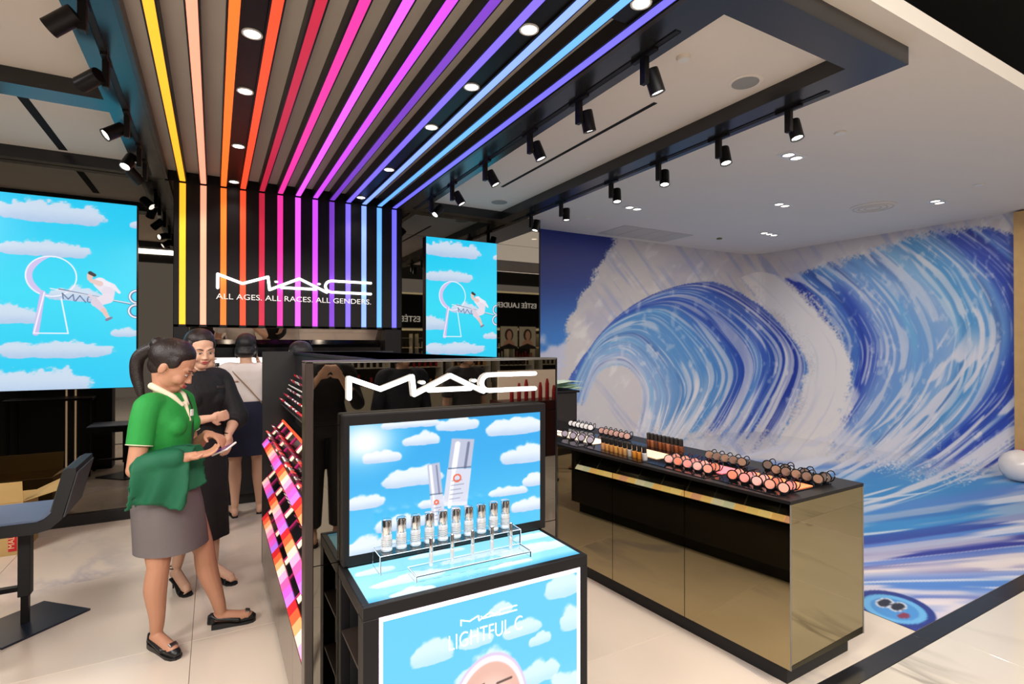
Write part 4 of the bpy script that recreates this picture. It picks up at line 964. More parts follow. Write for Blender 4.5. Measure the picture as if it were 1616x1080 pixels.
# ================================================================== BAR STOOL, CARTON, CAPSULE, MIRROR-SIDE FURNITURE
sf = mat('dark_grey_upholstery', (62, 64, 70), .55, noise=.1, nscale=30, bump=.1, bscale=400)
def stool(loc, rz, label):
    t = empty('bar_stool', loc, label, 'stool', rz=0)
    x, y = loc[:2]
    Z = lambda pts: [(x + a, b_) for a, b_ in pts]
    prof = [(-.36, .57), (-.02 + .10, .57), (.15, .585), (.20, .63), (.265, .885), (.262, .91), (.225, .912), (.205, .90), (.155, .67), (.13, .645), (.10, .632), (-.34, .632), (-.36, .62)]
    bm = MB().prism(Z(prof), y - .235, y + .235, 'Y').build('shell', M_blackm, t)
    pad = [(-.35, .633), (.095, .633), (.125, .645), (.148, .665), (.148, .668), (.10, .645), (-.35, .645)]
    MB().prism(Z(pad), y - .225, y + .225, 'Y').build('seat_pad', mat('blue_grey_seat', (92, 104, 128), .5, noise=.06, nscale=20), t)
    MB().prism(Z([(.160, .675), (.215, .90), (.205, .903), (.150, .68)]), y - .225, y + .225, 'Y').build('back_pad', sf, t)
    MB().prism(Z([(.212, .64), (.272, .885), (.266, .886), (.206, .642)]), y - .225, y + .225, 'Y').build('back_cover', sf, t)
    MB().bev(x - .03, x + .025, y - .035, y + .035, .17, .57, .003).build('column', M_blackm, t)
    MB().bev(x - .02, x + .015, y - .02, y + .02, .012, .17, .002).build('inner_column', M_black, t)
    MB().prism([(x - .03, y + .02), (x - .03, y - .02), (x - .28, y - .02), (x - .28, y + .02)], .20, .225).build('foot_rest', M_black, t)
    c = [(-.03, -.28), (.29, .02), (.02, .28), (-.30, -.02)]
    MB().prism([(x + a, y + b_) for a, b_ in c], 0, .012).build('base_plate', mat('blue_black_steel', (34, 40, 54), .3, .3, noise=.1), t)
    return t
stool((-.935, 4.02, 0), 0, 'dark upholstered bar stool on a square steel base plate')
cb = empty('cardboard_box', (-1.58, 5.58, 0), 'open brown cardboard carton with a red printed stripe', 'box')
bx0, bx1, by0, by1, bh = -1.95, -1.27, 5.38, 5.78, .40
MB().box(bx0, bx1, by0, by0 + .006, 0, bh).build('side', M_card, cb); MB().box(bx0, bx1, by1 - .006, by1, 0, bh).build('side', M_card, cb)
MB().box(bx1 - .006, bx1, by0 + .006, by1 - .006, 0, bh).build('side', M_card, cb); MB().box(bx0, bx0 + .006, by0 + .006, by1 - .006, 0, bh).build('side', M_card, cb)
MB().box(bx0 + .006, bx1 - .006, by0 + .006, by1 - .006, 0, .006).build('bottom', M_cardin, cb)
MB().hexa([(bx0, by0 - .004, bh), (bx1, by0 - .004, bh), (bx1, by0, bh), (bx0, by0, bh), (bx0, by0 - .03, bh + .16), (bx1 + .0, by0 - .03, bh + .16), (bx1, by0 - .025, bh + .16), (bx0, by0 - .025, bh + .16)]).build('flap', M_card, cb)
MB().hexa([(bx1, by0, bh), (bx1, by1, bh), (bx1, by1, bh + .005), (bx1, by0, bh + .005), (bx1 + .2, by0 + .04, bh + .05), (bx1 + .2, by1 - .04, bh + .10), (bx1 + .2, by1 - .04, bh + .105), (bx1 + .2, by0 + .04, bh + .055)]).build('flap', M_card, cb)
MB().box(bx1 - .085, bx1 - .035, by0 - .002, by0, .03, .37).build('red_stripe', M_red, cb)
text('stripe_lettering', 'MALAY', mat('cream_ink', (230, 200, 150), .7, noise=.02), cb, (bx1 - .05, by0 - .003, .05), .05, rot=(PI / 2, -PI / 2, 0), ext=.0005)
cp = empty('floor_capsule', (8.36, 2.42, 0), 'white and pink rounded capsule lying at the foot of the oak post', 'decoration')
prof = [(.0, -.36), (.08, -.35), (.15, -.30), (.18, -.22), (.185, -.17)]
MB().lathe((8.36, 2.42, .188), prof, 28, (.85, -.5, 0)).build('white_half', mat('white_gloss_shell', (232, 222, 216), .2, noise=.03), cp, smooth=True)
MB().lathe((8.36, 2.42, .188), [(.187, -.17), (.187, .22), (.15, .32), (.0, .38)], 28, (.85, -.5, 0)).build('pink_half', mat('pink_gloss_shell', (214, 60, 140), .25, noise=.05), cp, smooth=True)
# dark furniture behind the left picture edge, seen only in the mirror
dc = empty('dark_wall_unit', (-1.7, 3.4, 0), 'black wall unit with thin vertical light tubes, seen in the left mirror', 'cabinet')
MB().bev(-2.25, -1.15, 3.2, 3.45, 0, 1.75, .003).build('carcass', M_blackm, dc)
for x in (-1.61, -1.52, -1.41, -1.35): MB().bev(x - .008, x + .008, 3.455, 3.47, .02 if x < -1.5 else 1.05, 1.7, .002).build('light_tube', glow('warm_light_tube', (255, 226, 190), 1.0), dc)
dk = empty('black_desk', (-1.8, 3.75, 0), 'black desk beside the dark wall unit, seen in the left mirror', 'desk')
MB().bev(-2.1, -1.28, 3.5, 3.9, .93, .96, .003).build('desk_top', M_black, dk)
for x in (-2.06, -1.32):
    for y in (3.54, 3.86): MB().box(x - .015, x + .015, y - .015, y + .015, 0, .93).build('leg', M_black, dk)
MB().bev(-2.35, -2.25, 2.8, 3.1, 0, 1.75, .003).build('dark_column', mat('blue_black_panel', (16, 28, 42), .3, noise=.1), None, label='blue black column seen at the left edge of the mirror', cat='column')
pl = empty('potted_plant', (-2.5, 2.2, 0), 'leafy green plant in a dark pot, seen at the left mirror edge', 'plant')
MB().lathe((-2.5, 2.2, 0), [(.13, 0), (.17, .3), (.15, .3)], 16).build('pot', M_blackm, pl, smooth=True)
lf = MB(); rr = random.Random(8)
for k in range(46):
    a = rr.uniform(0, 2 * PI); e = rr.uniform(.2, 1.3); L = rr.uniform(.25, .5); z = rr.uniform(.3, .7); d = Vector((math.cos(a) * math.cos(e), math.sin(a) * math.cos(e), math.sin(e))); s_ = d.cross(Vector((0, 0, 1))).normalized() * .035
    o = Vector((-2.5, 2.2, z)); m_ = o + d * L * .55; lf.add([o, m_ + s_, o + d * L - Vector((0, 0, .08)), m_ - s_], [(0, 1, 2, 3)])
lf.build('foliage', mat('leaf_green', (58, 112, 44), .5, noise=.3, nscale=8), pl)
# ================================================================== SHOPS ACROSS THE WALKWAY (seen in the mirrors)
M_fascia = mat('shop_fascia', (18, 17, 18), .3, noise=.1)
M_cove = glow('cream_cove_light', (255, 236, 186), 1.1)
def shop(x0, x1, y, zs, tsize, tx, tz, label, signlabel):
    s_ = empty('mall_shop', ((x0 + x1) / 2, y, 0), label, 'shop')
    MB().box(x0, x1, y - .3, y, 2.2, 3.4).build('fascia', M_fascia, s_)
    MB().box(x0, x1, y - 1.4, y - 1.3, 0, 2.2).build('back_wall', M_blackm, s_)
    MB().box(x0, x1, y - .02, y + .02, 3.4, 3.46).build('cove_light', M_cove, s_)
    MB().box(x0, x1, y - 1.2, y - .1, 2.14, 2.18).build('inner_light', M_cove, s_)
    text('sign_lettering', 'ESTÉE LAUDER', mat('bright_sign_letter', (240, 238, 232), .5, emit=1.6), s_, (tx, y + .012, tz), tsize, rot=(PI / 2, 0, PI), ext=.008)
    n = int((x1 - x0) / 1.1)
    for k in range(n):
        xa = x0 + .1 + k * 1.1; c = empty('shop_shelf', (xa + .45, y - .5, 0), 'lit shelf bay across the walkway, %s from the left in the %s' % (NUM[k], signlabel), 'shelf', 'lit shelf bays across the walkway')
        MB().bev(xa, xa + .9, y - .75, y - .35, 0, .8, .004).build('cabinet', mat('cream_laminate', (206, 196, 176), .5, noise=.03), c)
        for z in (1.15, 1.5, 1.85): MB().box(xa, xa + .9, y - .75, y - .45, z - .01, z).build('shelf', M_cove if z == 1.5 else M_white, c)
        MB().box(xa, xa + .02, y - .75, y - .4, .8, 2.0).build('side', M_white, c); MB().box(xa + .88, xa + .9, y - .75, y - .4, .8, 2.0).build('side', M_white, c)
        for z in (.8, 1.15, 1.5):
            mb = MB()
            for j in range(7): mb.cyl((xa + .09 + j * .12, y - .55, z), (xa + .09 + j * .12, y - .55, z + .1 + .06 * ((j * 7 + k) % 3)), .025, n=8)
            o = mb.build('product_row', mat('product_%d' % ((k + int(z * 10)) % 4), [(170, 30, 36), (210, 150, 90), (60, 40, 36), (200, 190, 180)][(k + int(z * 10)) % 4], .35, noise=.1), c); o['kind'] = 'stuff'
    return s_
shop(2.0, 8.0, -6.2, 0, .29, 6.45, 2.42, 'shop front with a black fascia across the walkway, seen mirrored left of the right screen', 'low fascia shop')
shop(8.2, 13.0, -4.2, 0, .25, 10.1, 2.90, 'shop front with a black fascia across the walkway, seen mirrored right of the right screen', 'high fascia shop')
def portrait_fn(s, t, XX):
    P = np.ones(s.shape + (3,)) * np.array([204, 186, 156]) / 255; P = mixc(P, (60, 40, 30), sm(.26 - np.hypot((s - .5), (t - .62) * .9), 0, .03)); P = mixc(P, (214, 160, 128), sm(.18 - np.hypot((s - .48) * 1.15, (t - .6) * .8), 0, .02))
    P = mixc(P, (206, 150, 120), sm(.34 - np.hypot((s - .5), (t - .12) * 1.1), 0, .02)); return mixc(P, (24, 20, 22), sm(.25 - t - .3 * abs(s - .5), 0, .03))
for k in range(2):
    p_ = empty('shop_poster', (9.7 - k * .75, -4.18, 1.5), 'warm lit portrait poster across the walkway, ' + ('left one in the mirror', 'right one in the mirror')[1 - k], 'poster', 'portrait posters across the walkway')
    MB().box(9.35 - k * .75, 10.05 - k * .75, -4.19, -4.16, 1.45, 2.25).build('backing', M_blackm, p_)
    grid_print('poster_print', print_mat('poster_film', .8, .4), (10.04 - k * .75, -4.158, 1.46), (9.36 - k * .75, -4.158, 1.46), (10.04 - k * .75, -4.158, 2.24), 40, 50, portrait_fn, parent=p_)
rd = empty('red_product_stand', (4.2, -3.0, 0), 'lit stand with red bottles across the walkway, seen in the tower mirror', 'display')
MB().bev(3.5, 4.9, -3.3, -2.8, 0, .80, .004).build('cabinet', mat('dark_red_laminate', (70, 22, 22), .4, noise=.1), rd)
MB().box(3.6, 4.8, -3.25, -3.22, .80, 1.22).build('lit_panel', glow('lit_cream_panel', (255, 236, 214), .95), rd)
for k in range(9): MB().lathe((3.7 + k * .12, -3.0, .80), [(.03, 0), (.03, .12 + .05 * (k % 3)), (.015, .2 + .05 * (k % 3))], 10).build('red_bottle', M_red, rd, smooth=True)
# ================================================================== PEOPLE
SKIN_T = mat('skin_tan', (184, 132, 104), .5, noise=.05, nscale=12)
SKIN_L = mat('skin_light', (214, 168, 140), .5, noise=.05, nscale=12)
M_hair = mat('dark_brown_hair', (34, 24, 22), .38, noise=.35, nscale=60, bump=.3, bscale=160)
M_hair2 = mat('black_hair', (20, 17, 18), .35, noise=.35, nscale=60, bump=.3, bscale=160)
M_eye = mat('eye_white', (230, 226, 222), .3, noise=.02); M_iris = mat('eye_dark', (30, 20, 18), .15, noise=.02)
M_lip = mat('lip_rose', (170, 70, 74), .4, noise=.04)
def rings(mb, rs, n=24, e=2.4):
    """stack of horizontal super-ellipses (z, cx, cy, rx, ry)"""
    out = []
    for z, cx, cy, rx, ry in rs:
        for i in range(n):
            a = 2 * PI * i / n; c, s = math.cos(a), math.sin(a)
            out.append((cx + rx * math.copysign(abs(c) ** (2 / e), c), cy + ry * math.copysign(abs(s) ** (2 / e), s), z))
    m = len(rs)
    return mb.add(out, [(k * n + i, k * n + (i + 1) % n, (k + 1) * n + (i + 1) % n, (k + 1) * n + i) for k in range(m - 1) for i in range(n)] + [tuple(range(n))[::-1], tuple(range((m - 1) * n, m * n))])
def limb(mb, pts, rad, n=14, caps=True):
    """smooth tapering limb through joints with round ends"""
    P = crs([tuple(p) for p in pts], 5 * len(pts)); R_ = np.interp(np.linspace(0, 1, len(P)), np.linspace(0, 1, len(rad)), rad)
    mb.loft([(Vector(p), r) for p, r in zip(P, R_)], n)
    if caps:
        for k in (0, -1): mb.ell(P[k], (R_[k],) * 3, n=12, m=8)
    return mb
def blob(mb, name, m, parent, vox=.007, it=4, fac=.5, **kw):
    o = mb.build(name, m, parent, local=True)
    a = o.modifiers.new('r', 'REMESH'); a.mode = 'VOXEL'; a.voxel_size = vox; a.use_smooth_shade = True
    s = o.modifiers.new('s', 'SMOOTH'); s.factor = fac; s.iterations = it
    bpy.context.view_layer.update(); dg = bpy.context.evaluated_depsgraph_get()
    me = bpy.data.meshes.new_from_object(o.evaluated_get(dg)); o.modifiers.clear(); old = o.data; o.data = me; bpy.data.meshes.remove(old)
    o.data.shade_smooth()
    if not me.materials: me.materials.append(m)
    return tag(o, **kw)
def hand(mb, w, d, nrm, curl=.5, side=1, s=1.0):
    """palm, four unequal bent fingers, a thumb off the side of the palm"""
    w = Vector(w); d = Vector(d).normalized(); nrm = Vector(nrm); nrm = (nrm - d * nrm.dot(d)).normalized(); t = d.cross(nrm).normalized() * side
    R_ = Matrix((t, d, nrm)).transposed()
    mb.ell(w + d * .045 * s, (.036 * s, .048 * s, .014 * s), R_, 14, 10); mb.loft([(w - d * .02, .021 * s), (w + d * .03 * s, .023 * s)], 12)
    for k, (off, L) in enumerate(((-.027, .062), (-.009, .074), (.009, .070), (.026, .054))):
        p = w + d * .078 * s + t * off * s * -1; a = 0; pts = [w + d * .05 * s + t * off * s * -.9, p]
        for seg_ in (.45, .32, .25):
            a += curl * (1.0 + .1 * k); q = (d * math.cos(a) - nrm * math.sin(a)).normalized(); p = p + q * L * seg_ * s; pts.append(p)
        mb.loft([(v, r * s) for v, r in zip(pts, (.0085, .0092, .0085, .0078, .0062))], 8); mb.ell(pts[-1], (.0064 * s,) * 3, n=8, m=6)
    p = w + d * .018 * s + t * .026 * s; q = (d * .65 + t * .7 - nrm * .25).normalized(); p2 = p + q * .034 * s; q2 = (d * .9 + t * .15 - nrm * .45 * (1 + curl)).normalized(); p3 = p2 + q2 * .028 * s
    mb.loft([(w + d * .01 * s, .014 * s), (p, .0135 * s), (p2, .0105 * s), (p3, .008 * s)], 8); mb.ell(p3, (.008 * s,) * 3, n=8, m=6)
def person(name, loc, rz, label, J, skin, hair, group=None, height=1.6, vox=.0065, face=True, arms=True, legs=True):
    t = empty(name, loc, label, 'person', group, rz=rz)
    mb = MB(); H = Vector(J['head']); hp, hy, hr = J.get('head_rot', (0, 0, 0))
    RH = (Euler((-hp, hr, -hy), 'YXZ')).to_matrix() if False else (Matrix.Rotation(-hy, 3, 'Z') @ Matrix.Rotation(-hp, 3, 'X') @ Matrix.Rotation(hr, 3, 'Y'))
    RH = RH * J.get('hs', 1.08)
    L_ = lambda x, y, z: H + RH @ Vector((x, y, z))
    E_ = lambda c, r, rot=None: mb.ell(L_(*c), r, RH, 22, 16)
    E_((0, -.012, .03), (.072, .088, .080)); E_((0, .024, -.018), (.059, .062, .082)); E_((0, .046, -.078), (.032, .034, .030)); E_((0, .018, -.06), (.05, .05, .045))
    for s in (-1, 1):
        E_((s * .033, .058, -.03), (.026, .026, .026)); E_((s * .073, -.008, -.012), (.008, .017, .028)); E_((s * .028, .074, .022), (.022, .012, .009))
    mb.loft([(L_(0, .080, .014), .007), (L_(0, .090, -.010), .0085), (L_(0, .098, -.027), .0095)], 10); mb.ell(L_(0, .098, -.027), (.0105,) * 3, n=10, m=8)
    for s in (-1, 1): mb.ell(L_(s * .011, .093, -.031), (.008, .009, .007), n=8, m=6)
    E_((0, .081, -.056), (.022, .010, .010))
    nb = Vector(J['neck']); mb.loft([(nb - Vector((0, .01, .05)), .062), (nb, .052), (L_(0, -.022, -.05), .050), (L_(0, -.02, -.01), .05)], 18)
    S = {s: Vector(J['sho' + s]) for s in 'LR'}
    ch = (S['L'] + S['R']) / 2; hp_ = Vector(J['hip']); 
    rs = J['torso']; rings(mb, [(z, cx, cy, rx * .93, ry * .93) for z, cx, cy, rx, ry in rs])
    for s, sg in (('L', -1), ('R', 1)):
        if arms:
            limb(mb, [ch + (S[s] - ch) * .35, S[s], Vector(J['elb' + s]) * .5 + S[s] * .5, J['elb' + s]], [.052, .050, .043, .036]); limb(mb, [J['elb' + s], Vector(J['elb' + s]) * .55 + Vector(J['wri' + s]) * .45, J['wri' + s]], [.038, .036, .023])
            hd, hn, cu = J['hand' + s]; hand(mb, J['wri' + s], hd, hn, cu, side=J.get('side' + s, 1))
        if legs:
            hj = hp_ + Vector((sg * .088, 0, -.04)); K = Vector(J['knee' + s]); A_ = Vector(J['ank' + s])
            limb(mb, [hj, hj * .5 + K * .5, K], [.088, .074, .052]); limb(mb, [K, K * .66 + A_ * .34 + Vector(J.get('calf', (0, -.012, 0))), K * .25 + A_ * .75, A_], [.052, .055, .038, .030])
            T = Vector(J['toe' + s]); hz = Vector(J['heel' + s]); mb.loft([(hz, .026), (A_ * .55 + hz * .45 + Vector((0, 0, -.01)), .032), (A_ * .4 + T * .6 + Vector((0, 0, -.012)), .030), (T * .85 + A_ * .15, .030), (T, .018)], 14); mb.ell(hz, (.027,) * 3, n=10, m=8)
            if J.get('bare'):
                dT = (T - hz).normalized(); sd = dT.cross(Vector((0, 0, 1))).normalized()
                for k in range(5): mb.ell(T + sd * (k - 2) * .012 * (1 if s == 'L' else -1) + dT * (.01 - .004 * k), (.008, .008, .007), n=8, m=6)
    body = blob(mb, 'body', skin, t, vox, 3)
    if face:
        for s in (-1, 1):
            MB().ell(L_(s * .029, .0805, .0005), (.0125, .006, .0055 * J.get('eye_open', .75)), RH, 12, 8).build('eye', M_eye, t, local=True, smooth=True)
            MB().ell(L_(s * .029, .0852, -.001), (.0055, .003, .0050 * J.get('eye_open', .75)), RH, 10, 8).build('iris', M_iris, t, local=True, smooth=True)
            limb(MB(), [L_(s * .0165, .0862, .0035), L_(s * .029, .0885, .0065), L_(s * .042, .0815, .003)], [.0012, .0018, .001], 6).build('eyelid', M_hair2, t, local=True, smooth=True)
            limb(MB(), [L_(s * .012, .0905, .0215), L_(s * .030, .0895, .028), L_(s * .048, .0735, .023)], [.0022, .0028, .001], 6).build('eyebrow', M_hair2, t, local=True, smooth=True)
        m = MB(); m.ell(L_(0, .0895, -.0525), (.0195, .0055, .0035), RH, 14, 8); m.ell(L_(0, .0888, -.0595), (.0165, .0062, .0045), RH, 14, 8); m.build('lips', M_lip, t, local=True, smooth=True)
    hb = MB()
    hb.ell(L_(0, -.030, .034), (.081, .090, .086), RH, 22, 16); hb.ell(L_(0, -.014, .061), (.0765, .077, .064), RH, 22, 16)
    for s in (-1, 1): hb.ell(L_(s * .056, .008, .035), (.023, .034, .036), RH, 12, 10)
    st_ = J.get('hairstyle', 'tail')
    if st_ == 'tail':
        hb.ell(L_(0, -.05, -.02), (.062, .05, .05), RH); hb.ell(L_(0, -.105, .055), (.032, .034, .034), RH)
        limb(hb, [L_(0, -.095, .065)] + [Vector(p) for p in J['tail']], [.024, .034, .034, .030, .022, .010], 12)
    elif st_ == 'bun': hb.ell(L_(0, -.11, .045), (.036, .036, .036), RH); hb.ell(L_(0, -.05, -.02), (.06, .048, .05), RH)
    elif st_ == 'bob':
        hb.ell(L_(0, -.03, -.035), (.086, .082, .062), RH, 20, 14); hb.ell(L_(0, -.05, -.06), (.078, .062, .04), RH, 20, 14)
        for s in (-1, 1): hb.ell(L_(s * .074, .012, -.035), (.018, .034, .06), RH, 12, 10)
    elif st_ == 'short': hb.ell(L_(0, -.05, -.01), (.07, .05, .05), RH)
    blob(hb, 'hair', hair, t, .006, 3)
    return t, L_, RH
def top(t, J, m, name='shirt', sl=.6, grow=.012, z0=None, puff=0, vox=.008, sleeve_r=(.062, .060, .058), it=3):
    mb = MB(); rs = [r for r in J['torso'] if z0 is None or r[0] >= z0 - 1e-6]
    rings(mb, [(z, cx, cy, rx + grow, ry + grow) for z, cx, cy, rx, ry in rs])
    ch = (Vector(J['shoL']) + Vector(J['shoR'])) / 2
    for s in 'LR':
        S = Vector(J['sho' + s]); E = Vector(J['elb' + s]); W = Vector(J['wri' + s])
        if sl <= 1: limb(mb, [ch + (S - ch) * .3, S, S + (E - S) * sl], sleeve_r, caps=False); mb.ell(S, (sleeve_r[0],) * 3, n=14, m=10)
        else:
            limb(mb, [ch + (S - ch) * .3, S, S + (E - S) * .5, E], [.066, .064, .058 + puff * .6, .058 + puff]); limb(mb, [E, E + (W - E) * (sl - 1)], [.056 + puff, .044 + puff * .5], caps=False); mb.ell(E, (.055 + puff,) * 3, n=12, m=8)
    if J.get('bust'):
        for sg in (-1, 1): mb.ell((sg * .07 + J['bust'][0], J['bust'][1], J['bust'][2]), (.062, .055, .058), n=14, m=10)
    return blob(mb, name, m, t, vox, it)
def skirt(t, rs, m, name='skirt', folds=0, n=48, e=2.3, amp=0):
    out = []
    for z, cx, cy, rx, ry in rs:
        f = (rs[0][0] - z) / (rs[0][0] - rs[-1][0] + 1e-6)
        for i in range(n):
            a = 2 * PI * i / n; c, s = math.cos(a), math.sin(a); w_ = 1 + amp * f * math.sin(a * folds)
            out.append((cx + w_ * rx * math.copysign(abs(c) ** (2 / e), c), cy + w_ * ry * math.copysign(abs(s) ** (2 / e), s), z))
    k0 = len(rs); z, cx, cy, rx, ry = rs[-1]
    for i in range(n):  # turned-in hem
        v = out[(k0 - 1) * n + i]; out.append((cx + (v[0] - cx) * .93, cy + (v[1] - cy) * .93, z + .002))
    for i in range(n):
        v = out[(k0 - 1) * n + i]; out.append((cx + (v[0] - cx) * .90, cy + (v[1] - cy) * .90, z + .08))
    fs = [(k * n + i, k * n + (i + 1) % n, (k + 1) * n + (i + 1) % n, (k + 1) * n + i) for k in range(k0 + 1) for i in range(n)]
    fs.append(tuple(range(n))[::-1])
    return MB().add(out, fs).build(name, m, t, local=True, smooth=True)
def shoe_base(t, hz, T, kind, m):
    hz, T = Vector(hz), Vector(T); d = Vector((T.x - hz.x, T.y - hz.y, 0)).normalized(); sd = Vector((d.y, -d.x, 0)); L = (Vector((T.x - hz.x, T.y - hz.y, 0))).length
    g = lambda a, b, z: Vector((hz.x, hz.y, 0)) + d * (a * L) + sd * b + Vector((0, 0, z))
    hh = max(hz.z - .03, .012)
    o = None
    if kind == 'wedge':
        mb = MB()
        W_ = [.026, .031, .030, .034, .038, .030, .012]; A_ = [-.12, .05, .3, .6, .85, 1.02, 1.10]
        top_ = [hh, hh, hh * .85, hh * .4, .016, .014, .012]
        for z0, z1, k_ in ((0, 0, 0),):
            vs = []; n = len(A_)
            for a, w_, tz in zip(A_, W_, top_): vs += [g(a, -w_, 0), g(a, w_, 0), g(a, w_, tz), g(a, -w_, tz)]
            fs = [(i * 4 + j, i * 4 + (j + 1) % 4, (i + 1) * 4 + (j + 1) % 4, (i + 1) * 4 + j) for i in range(n - 1) for j in range(4)] + [(3, 2, 1, 0), tuple(range((n - 1) * 4, n * 4))]
            mb.add(vs, fs)
        o = mb.build('shoe', m, t, local=True, smooth=True)
        up = MB()
        up.loft([(g(.62, 0, hh * .4 + .016), .030), (g(.8, 0, .032), .033), (g(.98, 0, .024), .028), (g(1.09, 0, .018), .016)], 16)
        for sg in (-1, 1): up.loft([(g(-.12, sg * .008, hh + .045), .012), (g(.02, sg * .029, hh + .030), .010), (g(.35, sg * .030, hh * .8 + .024), .012), (g(.65, sg * .030, hh * .4 + .020), .014)], 8)
        up.loft([(g(-.10, 0, hh), .028), (g(-.12, 0, hh + .05), .020)], 12)
        blob(up, 'shoe_upper', m, t, .005, 3)
        bw = MB(); bw.bev(-.02, .02, -.013, .013, 0, .012, .003)
        ang = math.atan2(d.y, d.x) - PI / 2; M_ = Matrix.Translation(g(.86, 0, .058)) @ Matrix.Rotation(ang, 4, 'Z') @ Matrix.Rotation(-.3, 4, 'X'); bw.v = [tuple(M_ @ Vector(v)) for v in bw.v]
        bw.build('buckle', M_steel, t, local=True)
    else:
        mb = MB(); th = .012
        A_ = [-.1, .1, .35, .62, .85, 1.04, 1.12]; W_ = [.022, .027, .027, .036, .038, .030, .012]
        zt = [hh, hh, hh * .75, hh * .25 + .006, .010, .010, .010] if kind == 'heel' else [.014] * 7
        vs = []
        for a, w_, z in zip(A_, W_, zt): lo = max(z - th, 0); vs += [g(a, -w_, lo), g(a, w_, lo), g(a, w_, z), g(a, -w_, z)]
        n = 7; mb.add(vs, [(i * 4 + j, i * 4 + (j + 1) % 4, (i + 1) * 4 + (j + 1) % 4, (i + 1) * 4 + j) for i in range(n - 1) for j in range(4)] + [(3, 2, 1, 0), tuple(range((n - 1) * 4, n * 4))])
        if kind == 'heel': mb.loft([(g(-.04, 0, hh), .012), (g(-.05, 0, .03), .005), (g(-.05, 0, 0), .005)], 8)
        o = mb.build('shoe', m, t, local=True, smooth=True); sb = MB()
        if kind == 'heel':
            sb.loft([(g(.78, -.040, .012), .006), (g(.76, -.02, .052), .007), (g(.76, .02, .052), .007), (g(.78, .040, .012), .006)], 6); sb.torus(g(.06, 0, hz.z + .045), (0, 0, 1), .036, .004, 18, 6)
            sb.loft([(g(-.08, 0, hh), .005), (g(-.1, 0, hz.z + .045), .005)], 6)
        else:
            sb.loft([(g(.45, -.034, .016), .005), (g(.62, -.018, .05), .005), (g(.82, .004, .035), .005), (g(.84, .004, .014), .004)], 6); sb.loft([(g(.45, .034, .016), .005), (g(.62, .022, .05), .005), (g(.82, .004, .035), .005)], 6)
        sb.build('strap', m, t, local=True, smooth=True)
    return o
def standard(h=1.62, sh=.165, y=0):
    k = h / 1.62; V = lambda x, yy, z: (x * k, yy * k, z * k)
    J = dict(head=V(0, .015, 1.50), neck=V(0, -.01, 1.35), hip=V(0, 0, .89), shoL=V(-sh, -.01, 1.30), shoR=V(sh, -.01, 1.30),
             elbL=V(-.215, -.02, 1.03), elbR=V(.215, -.02, 1.03), wriL=V(-.22, .06, .81), wriR=V(.22, .06, .81),
             handL=((0, .2, -1), (-1, 0, 0), .35), handR=((0, .2, -1), (1, 0, 0), .35), sideL=-1,
             kneeL=V(-.085, .015, .47), kneeR=V(.085, .015, .47), ankL=V(-.085, -.02, .09), ankR=V(.085, -.02, .09),
             heelL=V(-.085, -.055, .035), heelR=V(.085, -.055, .035), toeL=V(-.10, .13, .025), toeR=V(.10, .13, .025),
             torso=[tuple(a * k for a in r) for r in [(.80, 0, 0, .13, .09), (.86, 0, -.01, .165, .112), (.93, 0, -.012, .162, .11), (1.0, 0, 0, .135, .092), (1.06, 0, 0, .122, .085), (1.14, 0, .004, .135, .095), (1.22, 0, .004, .150, .102), (1.29, 0, -.006, .150, .085), (1.335, 0, -.012, .11, .062), (1.36, 0, -.014, .065, .05)]])
    return J
# --- woman in the green polo shirt --------------------------------------------------
J = standard(1.60)
J.update(head=(0, .028, 1.485), head_rot=(.55, -.10, 0), neck=(0, -.015, 1.345), hairstyle='tail', hs=1.17, eye_open=.45, tail=[(.0, -.14, 1.545), (.0, -.16, 1.46), (.0, -.145, 1.37), (.0, -.125, 1.30)],
         elbR=(.225, -.03, .985), wriR=(.135, .185, 1.03), handR=((-.35, .93, .12), (-.25, -.1, -1), .28), sideR=-1,
         elbL=(-.205, .02, 1.0), wriL=(-.10, .155, 1.105), handL=((.35, .9, -.1), (0, .1, 1), .45), sideL=1,
         kneeR=(.085, .005, .455), ankR=(.03, -.035, .095), heelR=(.015, -.055, .055), toeR=(.125, .115, .030),
         kneeL=(-.11, .135, .465), ankL=(-.165, .20, .095), heelL=(-.165, .175, .06), toeL=(-.235, .345, .030), bust=(0, .075, 1.175))
M_green = mat('green_polo_cloth', (30, 138, 56), .75, noise=.08, nscale=30, bump=.15, bscale=60)
M_dgreen = mat('dark_green_jacket', (8, 90, 58), .7, noise=.12, nscale=14, bump=.3, bscale=25)
M_creamc = mat('cream_collar_cloth', (222, 210, 182), .8, noise=.05, nscale=30)
M_gskirt = mat('grey_skirt_cloth', (104, 96, 96), .8, noise=.05, nscale=60, bump=.1, bscale=40)

hd = Vector((.90, -.43)); rzg = math.atan2(hd.y, hd.x) - PI / 2
gw, L_, RH = person('person', (-.215, 3.37, 0), rzg, 'person in green polo shirt and grey skirt looking down at a phone', J, SKIN_T, M_hair, vox=.0055)
top(gw, J, M_green, 'polo_shirt', sl=.62, z0=.93, grow=.014)
cm = MB()
for sg in (-1, 1): cm.loft([((sg * .01, -.075, 1.385), .017), ((sg * .05, -.055, 1.385), .018), ((sg * .068, -.005, 1.365), .018), ((sg * .048, .055, 1.325), .017), ((sg * .022, .092, 1.275), .010)], 10)
cm.loft([((0, .088, 1.30), .012), ((0, .112, 1.19), .012)], 8)
blob(cm, 'collar', M_creamc, gw, .006, 3, label='cream collar and button placket')
for s in 'LR':
    S = Vector(J['sho' + s]); E = Vector(J['elb' + s]); p = S + (E - S) * .61; MB().torus(p, E - S, .0565, .0025, 28, 6).build('sleeve_piping', M_creamc, gw, local=True, smooth=True)
